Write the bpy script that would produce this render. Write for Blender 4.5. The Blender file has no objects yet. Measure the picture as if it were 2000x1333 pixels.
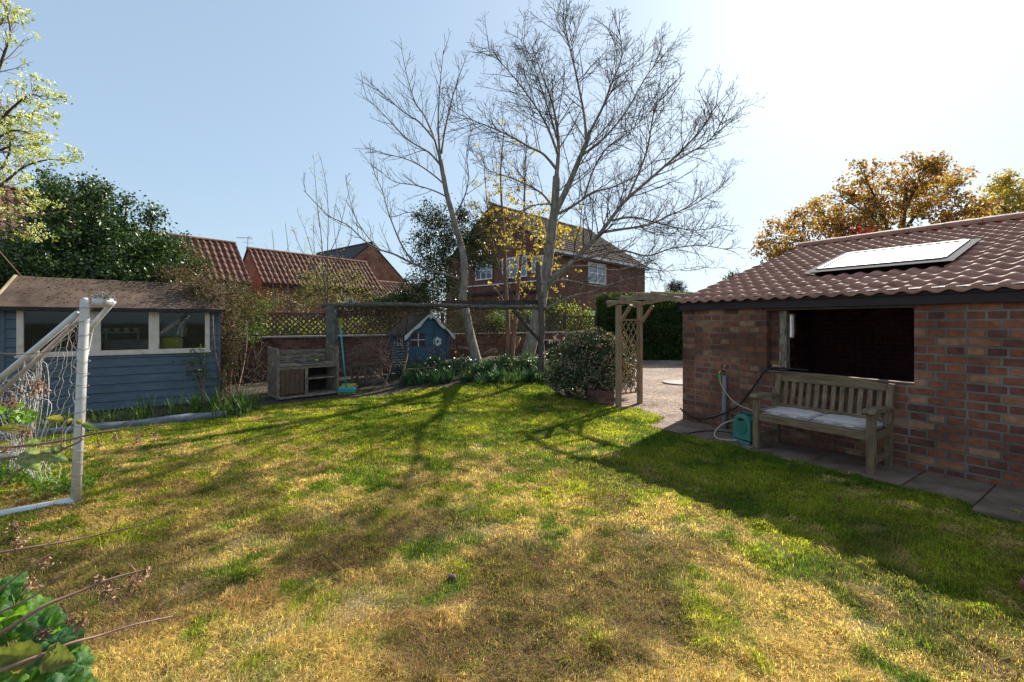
import bpy, math, random
import numpy as np
from mathutils import Vector, Matrix
random.seed(7); np.random.seed(7)
rng = np.random.default_rng(11)
SC = bpy.context.scene
COL = SC.collection
R = math.radians
F = 850.0; HC = 1.55                       # focal length in photo pixels, eye height

# ---------------------------------------------------------------- camera
cam = bpy.data.cameras.new('camera'); camo = bpy.data.objects.new('camera', cam); COL.objects.link(camo)
camo.location = (0, 0, HC); camo.rotation_euler = (R(90), 0, 0)
cam.sensor_width = 36; cam.lens = 36 * F / 2000; cam.shift_y = -36.5 / 2000
cam.clip_start = 0.05; cam.clip_end = 3000
SC.camera = camo
# ---------------------------------------------------------------- light
SUN_AZ, SUN_EL = 40.0, 35.3                # azimuth clockwise from +Y
w = bpy.data.worlds.new('World'); SC.world = w; w.use_nodes = True
nt = w.node_tree; bg = nt.nodes['Background']
sky = nt.nodes.new('ShaderNodeTexSky'); sky.sky_type = 'NISHITA'; sky.sun_disc = False
sky.sun_elevation = R(SUN_EL); sky.sun_rotation = R(SUN_AZ)
sky.air_density = 1.0; sky.dust_density = 1.6; sky.ozone_density = 2.0; sky.altitude = 60
gm = nt.nodes.new('ShaderNodeGamma'); gm.inputs[1].default_value = .36      # hazy spring sky: a gentler glow round the sun
mg = nt.nodes.new('ShaderNodeMixRGB'); mg.blend_type = 'MULTIPLY'; mg.inputs[0].default_value = 1; mg.inputs[2].default_value = (1.38, 1.64, 1.86, 1)
nt.links.new(sky.outputs[0], gm.inputs[0]); nt.links.new(gm.outputs[0], mg.inputs[1]); nt.links.new(mg.outputs[0], bg.inputs[0]); bg.inputs[1].default_value = 0.135
sl = bpy.data.lights.new('sun', 'SUN'); sl.energy = 5.0; sl.angle = R(0.5); sl.color = (1, .94, .84)
so = bpy.data.objects.new('sun', sl); COL.objects.link(so)
sd = Vector((math.sin(R(SUN_AZ)) * math.cos(R(SUN_EL)), math.cos(R(SUN_AZ)) * math.cos(R(SUN_EL)), math.sin(R(SUN_EL))))
so.rotation_euler = sd.to_track_quat('Z', 'Y').to_euler(); so.location = sd * 30
SC.view_settings.view_transform = 'Standard'; SC.view_settings.look = 'None'
SC.view_settings.exposure = 1.02; SC.view_settings.gamma = 1
SC.render.engine = 'CYCLES'
SC.cycles.max_bounces = 8; SC.cycles.transparent_max_bounces = 8

# ---------------------------------------------------------------- helpers
def W(px, py, Y):                          # a point at depth Y metres
    return Vector(((px - 1000) / F * Y, Y, HC - (py - 630) / F * Y))
def nrm(v):
    v = Vector(v); return v.normalized() if v.length > 1e-9 else Vector((0, 0, 1))
def link(name, me, mat, parent=None):
    if mat is not None: me.materials.append(mat)
    o = bpy.data.objects.new(name, me); COL.objects.link(o)
    if parent is not None: o.parent = parent
    return o
def npmesh(name, V, faces_flat, sizes, mat, parent=None, cols=None, smooth=False):
    V = np.asarray(V, dtype=np.float32).reshape(-1, 3)
    ff = np.asarray(faces_flat, dtype=np.int32).ravel(); sz = np.asarray(sizes, dtype=np.int32).ravel()
    me = bpy.data.meshes.new(name)
    me.vertices.add(len(V)); me.vertices.foreach_set('co', V.ravel())
    me.loops.add(len(ff)); me.loops.foreach_set('vertex_index', ff)
    me.polygons.add(len(sz))
    st = np.concatenate(([0], np.cumsum(sz)[:-1])).astype(np.int32)
    me.polygons.foreach_set('loop_start', st); me.polygons.foreach_set('loop_total', sz)
    if smooth: me.polygons.foreach_set('use_smooth', np.ones(len(sz), dtype=bool))
    me.update(calc_edges=True)
    if cols is not None:
        a = me.color_attributes.new('Col', 'FLOAT_COLOR', 'POINT')
        c = np.ones((len(V), 4), dtype=np.float32); c[:, :3] = cols
        a.data.foreach_set('color', c.ravel())
    return link(name, me, mat, parent)
def empty(name, loc=(0, 0, 0), rz=0):
    o = bpy.data.objects.new(name, None); COL.objects.link(o); o.empty_display_size = .2
    o.location = loc; o.rotation_euler = (0, 0, rz); return o
def tag(o, label=None, cat=None, group=None, kind=None):
    if label: o['label'] = label
    if cat: o['category'] = cat
    if group: o['group'] = group
    if kind: o['kind'] = kind
    return o
def thing(name, label, cat, loc=(0, 0, 0), rz=0, group=None):
    return tag(empty(name, loc, rz), label, cat, group)

class MB:
    def __init__(s): s.v = []; s.f = []; s.sm = False
    def add(s, vs, fs):
        b = len(s.v); s.v += [tuple(v) for v in vs]; s.f += [tuple(b + i for i in f) for f in fs]; return s
    def box(s, x0, x1, y0, y1, z0, z1, M=None):
        vs = [Vector((x, y, z)) for z in (z0, z1) for y in (y0, y1) for x in (x0, x1)]
        if M is not None: vs = [M @ v for v in vs]
        return s.add(vs, [(0, 2, 3, 1), (4, 5, 7, 6), (0, 1, 5, 4), (2, 6, 7, 3), (0, 4, 6, 2), (1, 3, 7, 5)])
    def bar(s, a, b, wd, th, up=(0, 0, 1)):       # rectangular bar from a to b
        a = Vector(a); b = Vector(b); d = (b - a); L = d.length; d.normalize()
        side = d.cross(Vector(up))
        if side.length < 1e-4: side = d.cross(Vector((1, 0, 0)))
        side.normalize(); u2 = side.cross(d)
        M = Matrix(((side.x, d.x, u2.x, a.x), (side.y, d.y, u2.y, a.y), (side.z, d.z, u2.z, a.z), (0, 0, 0, 1)))
        return s.box(-wd / 2, wd / 2, 0, L, -th / 2, th / 2, M)
    def tube(s, pts, rad, n=8, cap=True):
        pts = [Vector(p) for p in pts]
        if not hasattr(rad, '__len__'): rad = [rad] * len(pts)
        ref = None; b = len(s.v); N = len(pts)
        for i, p in enumerate(pts):
            d = nrm(pts[min(i + 1, N - 1)] - pts[max(i - 1, 0)])
            if ref is None: ref = Vector((1, 0, 0)) if abs(d.x) < .8 else Vector((0, 1, 0))
            a = nrm(ref - d * ref.dot(d)); ref = a; c = d.cross(a)
            for k in range(n):
                t = 2 * math.pi * k / n
                s.v.append(tuple(p + (a * math.cos(t) + c * math.sin(t)) * rad[i]))
        for i in range(N - 1):
            for k in range(n):
                k2 = (k + 1) % n
                s.f.append((b + i * n + k, b + i * n + k2, b + (i + 1) * n + k2, b + (i + 1) * n + k))
        if cap:
            s.f.append(tuple(b + k for k in range(n))[::-1]); s.f.append(tuple(b + (N - 1) * n + k for k in range(n)))
        return s
    def prism(s, outline, y0, y1, M=None):          # outline in xz, extruded along y
        n = len(outline); vs = [Vector((x, y0, z)) for x, z in outline] + [Vector((x, y1, z)) for x, z in outline]
        if M is not None: vs = [M @ v for v in vs]
        fs = [tuple(range(n)), tuple(range(2 * n - 1, n - 1, -1))]
        fs += [(i, i + n, (i + 1) % n + n, (i + 1) % n) for i in range(n)]
        return s.add(vs, fs)
    def obj(s, name, mat, parent=None, smooth=False, bevel=0):
        me = bpy.data.meshes.new(name); me.from_pydata(s.v, [], s.f); me.validate(); me.update()
        if smooth:
            for p in me.polygons: p.use_smooth = True
        o = link(name, me, mat, parent)
        if bevel:
            m = o.modifiers.new('bevel', 'BEVEL'); m.width = bevel; m.segments = 2; m.limit_method = 'ANGLE'
        return o

def smoothline(pts, k=4):
    """Catmull-Rom through the points"""
    P = [Vector(p) for p in pts]
    if len(P) < 3: 
        return [P[0].lerp(P[-1], t / k) for t in range(k + 1)]
    out = []
    for i in range(len(P) - 1):
        p0 = P[max(i - 1, 0)]; p1 = P[i]; p2 = P[i + 1]; p3 = P[min(i + 2, len(P) - 1)]
        for j in range(k):
            t = j / k
            out.append(0.5 * ((2 * p1) + (p2 - p0) * t + (2 * p0 - 5 * p1 + 4 * p2 - p3) * t * t + (3 * p1 - p0 - 3 * p2 + p3) * t ** 3))
    out.append(P[-1]); return out

# ---- value noise
_T = rng.random((256, 256))
def vnoise(x, y, sc, off=0):
    x = np.asarray(x) * sc + 37.1 + off; y = np.asarray(y) * sc + 91.7 + off * 1.7
    xi = np.floor(x).astype(int); yi = np.floor(y).astype(int); fx = x - xi; fy = y - yi
    fx = fx * fx * (3 - 2 * fx); fy = fy * fy * (3 - 2 * fy)
    g = lambda a, b: _T[a % 256, b % 256]
    return (g(xi, yi) * (1 - fx) + g(xi + 1, yi) * fx) * (1 - fy) + (g(xi, yi + 1) * (1 - fx) + g(xi + 1, yi + 1) * fx) * fy
def fbm(x, y, sc, off=0, o=4):
    t = 0; a = 1; s = 0
    for i in range(o): t = t + a * vnoise(x, y, sc * 2 ** i, off + i * 13.3); s += a; a *= .55
    return t / s

# ---------------------------------------------------------------- materials
def newmat(name):
    m = bpy.data.materials.new(name); m.use_nodes = True; nt = m.node_tree
    b = nt.nodes['Principled BSDF']; return m, nt, b
def nd(nt, t, **kw):
    n = nt.nodes.new(t)
    for k, v in kw.items(): setattr(n, k, v)
    return n
def ramp(nt, stops, interp='LINEAR'):
    r = nt.nodes.new('ShaderNodeValToRGB'); e = r.color_ramp.elements; r.color_ramp.interpolation = interp
    while len(e) < len(stops): e.new(.5)
    for i, (p, c) in enumerate(stops): e[i].position = p; e[i].color = (*c, 1)
    return r
def mat_noise(name, stops, scale=5, stretch=(1, 1, 1), rough=.7, bump=.3, bscale=None, detail=6, spec=.3, metal=0, dist=.01):
    m, nt, b = newmat(name); L = nt.links.new
    tc = nd(nt, 'ShaderNodeTexCoord'); mp = nd(nt, 'ShaderNodeMapping'); mp.inputs['Scale'].default_value = stretch
    L(tc.outputs['Object'], mp.inputs[0])
    n = nd(nt, 'ShaderNodeTexNoise'); n.inputs['Scale'].default_value = scale; n.inputs['Detail'].default_value = detail; n.inputs['Roughness'].default_value = .65
    L(mp.outputs[0], n.inputs['Vector'])
    if len(stops) and not hasattr(stops[0][0], '__len__'): pass
    r = ramp(nt, stops); L(n.outputs['Fac'], r.inputs[0]); L(r.outputs[0], b.inputs['Base Color'])
    b.inputs['Roughness'].default_value = rough; b.inputs['Specular IOR Level'].default_value = spec; b.inputs['Metallic'].default_value = metal
    if bump:
        n2 = nd(nt, 'ShaderNodeTexNoise'); n2.inputs['Scale'].default_value = bscale or scale * 4; n2.inputs['Detail'].default_value = 5
        L(mp.outputs[0], n2.inputs['Vector'])
        bp = nd(nt, 'ShaderNodeBump'); bp.inputs['Strength'].default_value = bump; bp.inputs['Distance'].default_value = dist
        L(n2.outputs['Fac'], bp.inputs['Height']); L(bp.outputs[0], b.inputs['Normal'])
    return m
def two(c, k=.6, lo=.35, hi=.65): return [(lo, tuple(x * k for x in c)), (hi, c)]
def mat_brick(name, stops, mortar, bw=.23, bh=.0875, mort=.012, bump=.6, dirt=.35, offs=.5):
    m, nt, b = newmat(name); L = nt.links.new
    tc = nd(nt, 'ShaderNodeTexCoord'); sp = nd(nt, 'ShaderNodeSeparateXYZ'); L(tc.outputs['Object'], sp.inputs[0])
    ad = nd(nt, 'ShaderNodeMath', operation='ADD'); L(sp.outputs[0], ad.inputs[0]); L(sp.outputs[1], ad.inputs[1])
    cb = nd(nt, 'ShaderNodeCombineXYZ'); L(ad.outputs[0], cb.inputs[0]); L(sp.outputs[2], cb.inputs[1])
    br = nd(nt, 'ShaderNodeTexBrick'); L(cb.outputs[0], br.inputs['Vector'])
    br.inputs['Color1'].default_value = (0, 0, 0, 1); br.inputs['Color2'].default_value = (1, 1, 1, 1); br.inputs['Mortar'].default_value = (.5, .5, .5, 1)
    br.inputs['Scale'].default_value = 1; br.inputs['Brick Width'].default_value = bw; br.inputs['Row Height'].default_value = bh
    br.inputs['Mortar Size'].default_value = mort; br.inputs['Mortar Smooth'].default_value = .2; br.offset = offs; br.squash = .62; br.squash_frequency = 2
    r = ramp(nt, stops); L(br.outputs['Color'], r.inputs[0])
    n = nd(nt, 'ShaderNodeTexNoise'); n.inputs['Scale'].default_value = 14; n.inputs['Detail'].default_value = 8; L(tc.outputs['Object'], n.inputs['Vector'])
    mx = nd(nt, 'ShaderNodeMixRGB', blend_type='MULTIPLY'); mx.inputs[0].default_value = .8
    r2 = ramp(nt, [(.3, (.55, .5, .5)), (.7, (1.2, 1.15, 1.1))]); L(n.outputs['Fac'], r2.inputs[0]); L(r.outputs[0], mx.inputs[1]); L(r2.outputs[0], mx.inputs[2])
    m2 = nd(nt, 'ShaderNodeMixRGB'); L(br.outputs['Fac'], m2.inputs[0]); L(mx.outputs[0], m2.inputs[1])
    n3 = nd(nt, 'ShaderNodeTexNoise'); n3.inputs['Scale'].default_value = 1.3; n3.inputs['Detail'].default_value = 5; L(tc.outputs['Object'], n3.inputs['Vector'])
    r3 = ramp(nt, [(.38, tuple(x * .5 for x in mortar)), (.62, mortar)]); L(n3.outputs['Fac'], r3.inputs[0]); L(r3.outputs[0], m2.inputs[2])
    m3 = nd(nt, 'ShaderNodeMixRGB', blend_type='MULTIPLY'); m3.inputs[0].default_value = dirt
    r4 = ramp(nt, [(.35, (.45, .42, .4)), (.6, (1, 1, 1))]); L(n3.outputs['Fac'], r4.inputs[0]); L(m2.outputs[0], m3.inputs[1]); L(r4.outputs[0], m3.inputs[2])
    L(m3.outputs[0], b.inputs['Base Color']); b.inputs['Roughness'].default_value = .85; b.inputs['Specular IOR Level'].default_value = .25
    iv = nd(nt, 'ShaderNodeMath', operation='SUBTRACT'); iv.inputs[0].default_value = 1; L(br.outputs['Fac'], iv.inputs[1])
    a2 = nd(nt, 'ShaderNodeMath', operation='MULTIPLY_ADD'); L(n.outputs['Fac'], a2.inputs[0]); a2.inputs[1].default_value = .35; L(iv.outputs[0], a2.inputs[2])
    bp = nd(nt, 'ShaderNodeBump'); bp.inputs['Strength'].default_value = bump; bp.inputs['Distance'].default_value = .008
    L(a2.outputs[0], bp.inputs['Height']); L(bp.outputs[0], b.inputs['Normal'])
    return m
def mat_leaf(name, transl=.45, rough=.45, spec=.35, boost=1.0):
    m, nt, b = newmat(name); L = nt.links.new
    at = nd(nt, 'ShaderNodeAttribute', attribute_name='Col')
    L(at.outputs['Color'], b.inputs['Base Color']); b.inputs['Roughness'].default_value = rough; b.inputs['Specular IOR Level'].default_value = spec
    tr = nd(nt, 'ShaderNodeBsdfTranslucent')
    mu = nd(nt, 'ShaderNodeMixRGB', blend_type='MULTIPLY'); mu.inputs[0].default_value = 1; mu.inputs[2].default_value = (1.5 * boost, 1.5 * boost, .7 * boost, 1)
    L(at.outputs['Color'], mu.inputs[1]); L(mu.outputs[0], tr.inputs[0])
    mx = nd(nt, 'ShaderNodeMixShader'); mx.inputs[0].default_value = transl
    L(b.outputs[0], mx.inputs[1]); L(tr.outputs[0], mx.inputs[2]); L(mx.outputs[0], nt.nodes['Material Output'].inputs['Surface'])
    return m
def mat_plain(name, c, rough=.5, spec=.4, metal=0):
    m, nt, b = newmat(name); b.inputs['Base Color'].default_value = (*c, 1); b.inputs['Roughness'].default_value = rough
    b.inputs['Specular IOR Level'].default_value = spec; b.inputs['Metallic'].default_value = metal; return m
def mat_glass(name, tint=(.9, .95, .95), clear=.8, rough=.03):
    m, nt, b = newmat(name); L = nt.links.new
    g = nd(nt, 'ShaderNodeBsdfGlossy'); g.inputs['Roughness'].default_value = rough
    t = nd(nt, 'ShaderNodeBsdfTransparent'); t.inputs[0].default_value = (*[x * clear for x in tint], 1)
    fr = nd(nt, 'ShaderNodeFresnel'); fr.inputs[0].default_value = 1.5
    mx = nd(nt, 'ShaderNodeMixShader'); L(fr.outputs[0], mx.inputs[0]); L(t.outputs[0], mx.inputs[1]); L(g.outputs[0], mx.inputs[2])
    L(mx.outputs[0], nt.nodes['Material Output'].inputs['Surface']); return m
def mat_attr(name, rough=.9, bump=.5, bscale=60, dist=.01, spec=.2, nscale=30, amt=.5):
    m, nt, b = newmat(name); L = nt.links.new
    at = nd(nt, 'ShaderNodeAttribute', attribute_name='Col'); tc = nd(nt, 'ShaderNodeTexCoord')
    n = nd(nt, 'ShaderNodeTexNoise'); n.inputs['Scale'].default_value = nscale; n.inputs['Detail'].default_value = 8; n.inputs['Roughness'].default_value = .7; L(tc.outputs['Object'], n.inputs['Vector'])
    r = ramp(nt, [(.32, (1 - amt,) * 3), (.68, (1 + amt * .6,) * 3)]); L(n.outputs['Fac'], r.inputs[0])
    mx = nd(nt, 'ShaderNodeMixRGB', blend_type='MULTIPLY'); mx.inputs[0].default_value = 1; L(at.outputs['Color'], mx.inputs[1]); L(r.outputs[0], mx.inputs[2])
    L(mx.outputs[0], b.inputs['Base Color']); b.inputs['Roughness'].default_value = rough; b.inputs['Specular IOR Level'].default_value = spec
    n2 = nd(nt, 'ShaderNodeTexNoise'); n2.inputs['Scale'].default_value = bscale; n2.inputs['Detail'].default_value = 6; L(tc.outputs['Object'], n2.inputs['Vector'])
    bp = nd(nt, 'ShaderNodeBump'); bp.inputs['Strength'].default_value = bump; bp.inputs['Distance'].default_value = dist
    L(n2.outputs['Fac'], bp.inputs['Height']); L(bp.outputs[0], b.inputs['Normal']); return m

M = {}
M['gbrick'] = mat_brick('multicolour_brick', [(0, (.15, .065, .052)), (.2, (.24, .09, .058)), (.45, (.32, .115, .065)), (.6, (.21, .085, .06)), (.8, (.37, .145, .08)), (.97, (.43, .23, .14))], (.27, .21, .165), bw=.225, mort=.012, bump=1.0, dirt=.6)
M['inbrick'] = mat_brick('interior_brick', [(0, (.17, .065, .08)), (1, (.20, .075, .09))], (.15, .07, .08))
M['hbrick'] = mat_brick('house_brick', [(0, (.14, .05, .035)), (.5, (.19, .07, .045)), (1, (.25, .10, .06))], (.24, .17, .14), bw=.23, bh=.078, mort=.01)
M['obrick'] = mat_brick('old_orange_brick', [(0, (.22, .07, .04)), (.5, (.32, .11, .06)), (1, (.42, .18, .10))], (.38, .26, .19), bw=.24, bh=.08)
M['wbrick'] = mat_brick('garden_wall_brick', [(0, (.12, .05, .035)), (.5, (.22, .09, .06)), (1, (.30, .13, .08))], (.2, .15, .12), bw=.24, bh=.08)
M['rooftile'] = mat_noise('rooftile', [(.26, (.13, .07, .045)), (.40, (.36, .165, .11)), (.55, (.44, .205, .14)), (.75, (.54, .30, .21))], 3.3, rough=.66, bump=.45, bscale=60, spec=.25)
M['pantile'] = mat_noise('pantile', [(.3, (.07, .035, .025)), (.5, (.15, .068, .048)), (.72, (.27, .135, .095))], 6, rough=.75, bump=.5, bscale=30, spec=.2)
M['darktile'] = mat_noise('darktile', [(.3, (.04, .04, .045)), (.7, (.09, .085, .09))], 5, rough=.7)
M['browntile'] = mat_noise('browntile', [(.3, (.06, .045, .035)), (.7, (.12, .09, .07))], 4, rough=.9, spec=.1)
M['fascia'] = mat_noise('fascia', [(.3, (.022, .014, .018)), (.7, (.045, .026, .03))], 4, (1, 1, 8), rough=.45, bump=.1)
M['benchwood'] = mat_noise('weathered_teak', [(.3, (.09, .058, .032)), (.5, (.19, .125, .07)), (.72, (.30, .205, .12))], 5, (6, 6, 1), rough=.7, bump=.5, bscale=20, dist=.003)
M['benchwoodx'] = mat_noise('weathered_teak_rail', [(.3, (.09, .058, .032)), (.5, (.19, .125, .07)), (.72, (.30, .205, .12))], 5, (1, 8, 8), rough=.7, bump=.5, bscale=20, dist=.003)
M['archwood'] = mat_noise('treated_softwood', [(.3, (.20, .14, .085)), (.7, (.38, .28, .18))], 4, (6, 6, 1), rough=.75, bump=.5, bscale=20, dist=.003)
M['oldwood'] = mat_noise('rotten_grey_wood', [(.3, (.05, .035, .024)), (.48, (.19, .14, .10)), (.7, (.42, .35, .27))], 6, (7, 7, 1.5), rough=.9, bump=.8, bscale=12, dist=.006)
M['oldwoodx'] = mat_noise('rotten_grey_board', [(.3, (.05, .035, .024)), (.48, (.19, .14, .10)), (.7, (.42, .35, .27))], 6, (1.5, 7, 7), rough=.9, bump=.8, bscale=12, dist=.006)
M['trellis'] = mat_noise('trellis_wood', [(.3, (.06, .042, .03)), (.7, (.16, .115, .08))], 6, rough=.85, bump=.4)
M['log'] = mat_noise('dead_log', [(.3, (.045, .035, .027)), (.5, (.12, .095, .075)), (.7, (.25, .20, .16))], 7, (2, 8, 8), rough=.95, bump=1, bscale=14, dist=.015)
M['felt'] = mat_noise('roof_felt', [(.25, (.05, .032, .022)), (.5, (.095, .062, .045)), (.75, (.15, .10, .07))], 2.6, (1, .5, 1), rough=.95, bump=.9, bscale=90, dist=.004)
M['blue'] = mat_noise('blue_shiplap_paint', [(.3, (.075, .10, .125)), (.55, (.105, .135, .165)), (.75, (.15, .178, .20))], 3, (1, 1, 5), rough=.6, bump=.25, bscale=30, dist=.003)
M['blue2'] = mat_noise('playhouse_blue_paint', [(.3, (.05, .11, .16)), (.7, (.085, .165, .225))], 3, (1, 1, 5), rough=.6, bump=.25, bscale=30, dist=.003)
M['cream'] = mat_noise('cream_paint', [(.30, (.34, .20, .11)), (.40, (.66, .54, .43)), (.7, (.78, .66, .55))], 8, rough=.6, bump=.3, bscale=30, dist=.003)
M['white'] = mat_noise('white_paint', [(.3, (.55, .55, .53)), (.6, (.78, .78, .76))], 6, rough=.45, bump=.1)
M['pvc'] = mat_noise('scuffed_white_plastic', [(.28, (.48, .44, .40)), (.45, (.66, .64, .61)), (.65, (.76, .75, .73))], 7, (1, 1, .6), rough=.38, bump=.12, bscale=50, dist=.002, spec=.5)
M['rope'] = mat_plain('net_cord', (.55, .52, .46), .8)
M['netb'] = mat_plain('net_cord_dark', (.26, .24, .21), .8)
M['glass'] = mat_glass('window_glass')
M['house_glass'] = mat_plain('house_window_glass', (.10, .13, .16), .06, .9)
M['lintel'] = mat_noise('concrete', two((.42, .39, .35)), 9, rough=.9)
M['slab'] = mat_noise('paving_slab', [(.3, (.10, .065, .045)), (.5, (.20, .13, .092)), (.72, (.28, .195, .145))], 3.5, rough=.85, bump=.5, bscale=50, dist=.004)
M['grey_pipe'] = mat_plain('grey_pipe', (.22, .22, .24), .4)
M['cushion'] = mat_noise('cushion_cotton', [(.3, (.58, .47, .40)), (.7, (.72, .60, .52))], 8, rough=.9, bump=.5, bscale=14, dist=.006)
M['reel'] = mat_plain('turquoise_plastic', (.05, .21, .165), .35, .5)
M['reeldark'] = mat_plain('dark_green_plastic', (.03, .12, .10), .4, .5)
M['black'] = mat_plain('black_rubber', (.012, .012, .014), .45, .4)
M['hose'] = mat_plain('tan_hose', (.45, .33, .22), .45, .5)
M['brass'] = mat_plain('brass', (.55, .33, .14), .35, .5, 1)
M['green_pl'] = mat_plain('green_connector', (.05, .45, .10), .4)
M['teal'] = mat_plain('teal_plastic', (.02, .33, .33), .35, .5)
M['yellow'] = mat_noise('yellow_bristles', two((.50, .42, .08), .6), 20, rough=.7)
M['yellowbag'] = mat_noise('yellow_bag', two((.80, .68, .02), .8), 8, rough=.4, bump=.5, bscale=10)
M['greyfab'] = mat_noise('grey_fabric', two((.34, .36, .36), .7), 8, rough=.8, bump=.6, bscale=9, dist=.02)
M['mint'] = mat_plain('mint_shelf', (.25, .55, .50), .5)
M['pots'] = mat_plain('pale_pots', (.55, .55, .52), .6)
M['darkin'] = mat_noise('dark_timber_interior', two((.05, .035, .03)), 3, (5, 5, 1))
M['bark'] = mat_noise('grey_bark', [(.3, (.12, .10, .078)), (.55, (.28, .24, .19)), (.75, (.42, .37, .30))], 6, (2, 2, .7), rough=.9, bump=.7, bscale=10, dist=.01)
M['bark_red'] = mat_noise('reddish_bark', [(.3, (.14, .08, .05)), (.7, (.32, .20, .13))], 6, (2, 2, .7), rough=.9, bump=.6, bscale=10)
M['twig'] = mat_noise('twig_bark', [(.3, (.075, .055, .042)), (.7, (.18, .14, .11))], 3, rough=.9, bump=0)
M['darkbark'] = mat_noise('dark_bark', [(.3, (.035, .025, .02)), (.7, (.10, .075, .06))], 5, rough=.9, bump=.4)
M['cane'] = mat_noise('bramble_cane', [(.3, (.13, .07, .05)), (.7, (.34, .20, .15))], 12, rough=.6, bump=.3, bscale=60, dist=.002)
M['leaf'] = mat_leaf('leaf'); M['leafglossy'] = mat_leaf('glossy_evergreen_leaf', .12, .34, .4)
M['grass'] = mat_leaf('grass_blade', .55, .7, .06, 1.45)
M['bigleaf'] = mat_leaf('broad_leaf', .55, .5, .3, 1.3)
_n = M['bigleaf'].node_tree; _tc = nd(_n, 'ShaderNodeTexCoord'); _v = nd(_n, 'ShaderNodeTexNoise'); _v.inputs['Scale'].default_value = 70; _v.inputs['Detail'].default_value = 6; _n.links.new(_tc.outputs['Object'], _v.inputs['Vector'])
_b = nd(_n, 'ShaderNodeBump'); _b.inputs['Strength'].default_value = .9; _b.inputs['Distance'].default_value = .006; _n.links.new(_v.outputs['Fac'], _b.inputs['Height']); _n.links.new(_b.outputs[0], _n.nodes['Principled BSDF'].inputs['Normal'])
_r = ramp(_n, [(.35, (.55, .6, .5)), (.6, (1.1, 1.1, 1.0))]); _n.links.new(_v.outputs['Fac'], _r.inputs[0]); _at = [x for x in _n.nodes if x.bl_idname == 'ShaderNodeAttribute'][0]
_m = nd(_n, 'ShaderNodeMixRGB', blend_type='MULTIPLY'); _m.inputs[0].default_value = 1; _n.links.new(_at.outputs['Color'], _m.inputs[1]); _n.links.new(_r.outputs[0], _m.inputs[2])
_n.links.new(_m.outputs[0], _n.nodes['Principled BSDF'].inputs['Base Color']); _mu = [x for x in _n.nodes if x.bl_idname == 'ShaderNodeMixRGB' and x is not _m][0]; _n.links.new(_m.outputs[0], _mu.inputs[1])
M['petal'] = mat_leaf('petal', .4, .5, .2)
M['dryleaf'] = mat_leaf('dry_leaf', .2, .8, .15)
M['lawn'] = mat_attr('lawn_thatch', nscale=55, bscale=90, bump=.8, dist=.02, amt=.6)
M['soil'] = mat_noise('soil', [(.3, (.022, .016, .011)), (.55, (.06, .045, .03)), (.75, (.10, .08, .05))], 4, rough=1, bump=1, bscale=16, dist=.03, detail=10)
M['ground'] = mat_noise('ground', [(.3, (.03, .03, .015)), (.55, (.06, .06, .025)), (.75, (.10, .08, .05))], .7, rough=1, bump=.6, bscale=14, dist=.03, detail=10)

# gravel: voronoi pebbles
def mat_gravel():
    m, nt, b = newmat('gravel'); L = nt.links.new
    tc = nd(nt, 'ShaderNodeTexCoord'); v = nd(nt, 'ShaderNodeTexVoronoi'); v.inputs['Scale'].default_value = 38; L(tc.outputs['Object'], v.inputs['Vector'])
    sp = nd(nt, 'ShaderNodeSeparateColor'); L(v.outputs['Color'], sp.inputs[0])
    r = ramp(nt, [(0, (.13, .08, .055)), (.4, (.30, .20, .145)), (.7, (.39, .28, .21)), (1, (.56, .46, .37))]); L(sp.outputs[0], r.inputs[0])
    n = nd(nt, 'ShaderNodeTexNoise'); n.inputs['Scale'].default_value = 1.2; n.inputs['Detail'].default_value = 6; L(tc.outputs['Object'], n.inputs['Vector'])
    r2 = ramp(nt, [(.35, (.6, .58, .55)), (.65, (1, 1, 1))]); L(n.outputs['Fac'], r2.inputs[0])
    mx = nd(nt, 'ShaderNodeMixRGB', blend_type='MULTIPLY'); mx.inputs[0].default_value = 1; L(r.outputs[0], mx.inputs[1]); L(r2.outputs[0], mx.inputs[2]); L(mx.outputs[0], b.inputs['Base Color'])
    bp = nd(nt, 'ShaderNodeBump'); bp.invert = True; bp.inputs['Strength'].default_value = 1; bp.inputs['Distance'].default_value = .02
    L(v.outputs['Distance'], bp.inputs['Height']); L(bp.outputs[0], b.inputs['Normal']); b.inputs['Roughness'].default_value = .9; return m
M['gravel'] = mat_gravel()

# ---------------------------------------------------------------- terrain
def gz(x, y):
    x = np.asarray(x, dtype=float); y = np.asarray(y, dtype=float)
    m = .42 * np.exp(-((x + .5) / 2.3) ** 4) * (1 / (1 + np.exp(-(y - 9.9) / .55))) * (1 / (1 + np.exp((y - 16.2) / .5)))
    return m + .018 * (fbm(x, y, .8) - .5) * (np.hypot(x, y) < 16)
def gzf(x, y): return float(gz(x, y))
def G(px, Y): x = (px - 1000) / F * Y; return Vector((x, Y, gzf(x, Y)))

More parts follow.
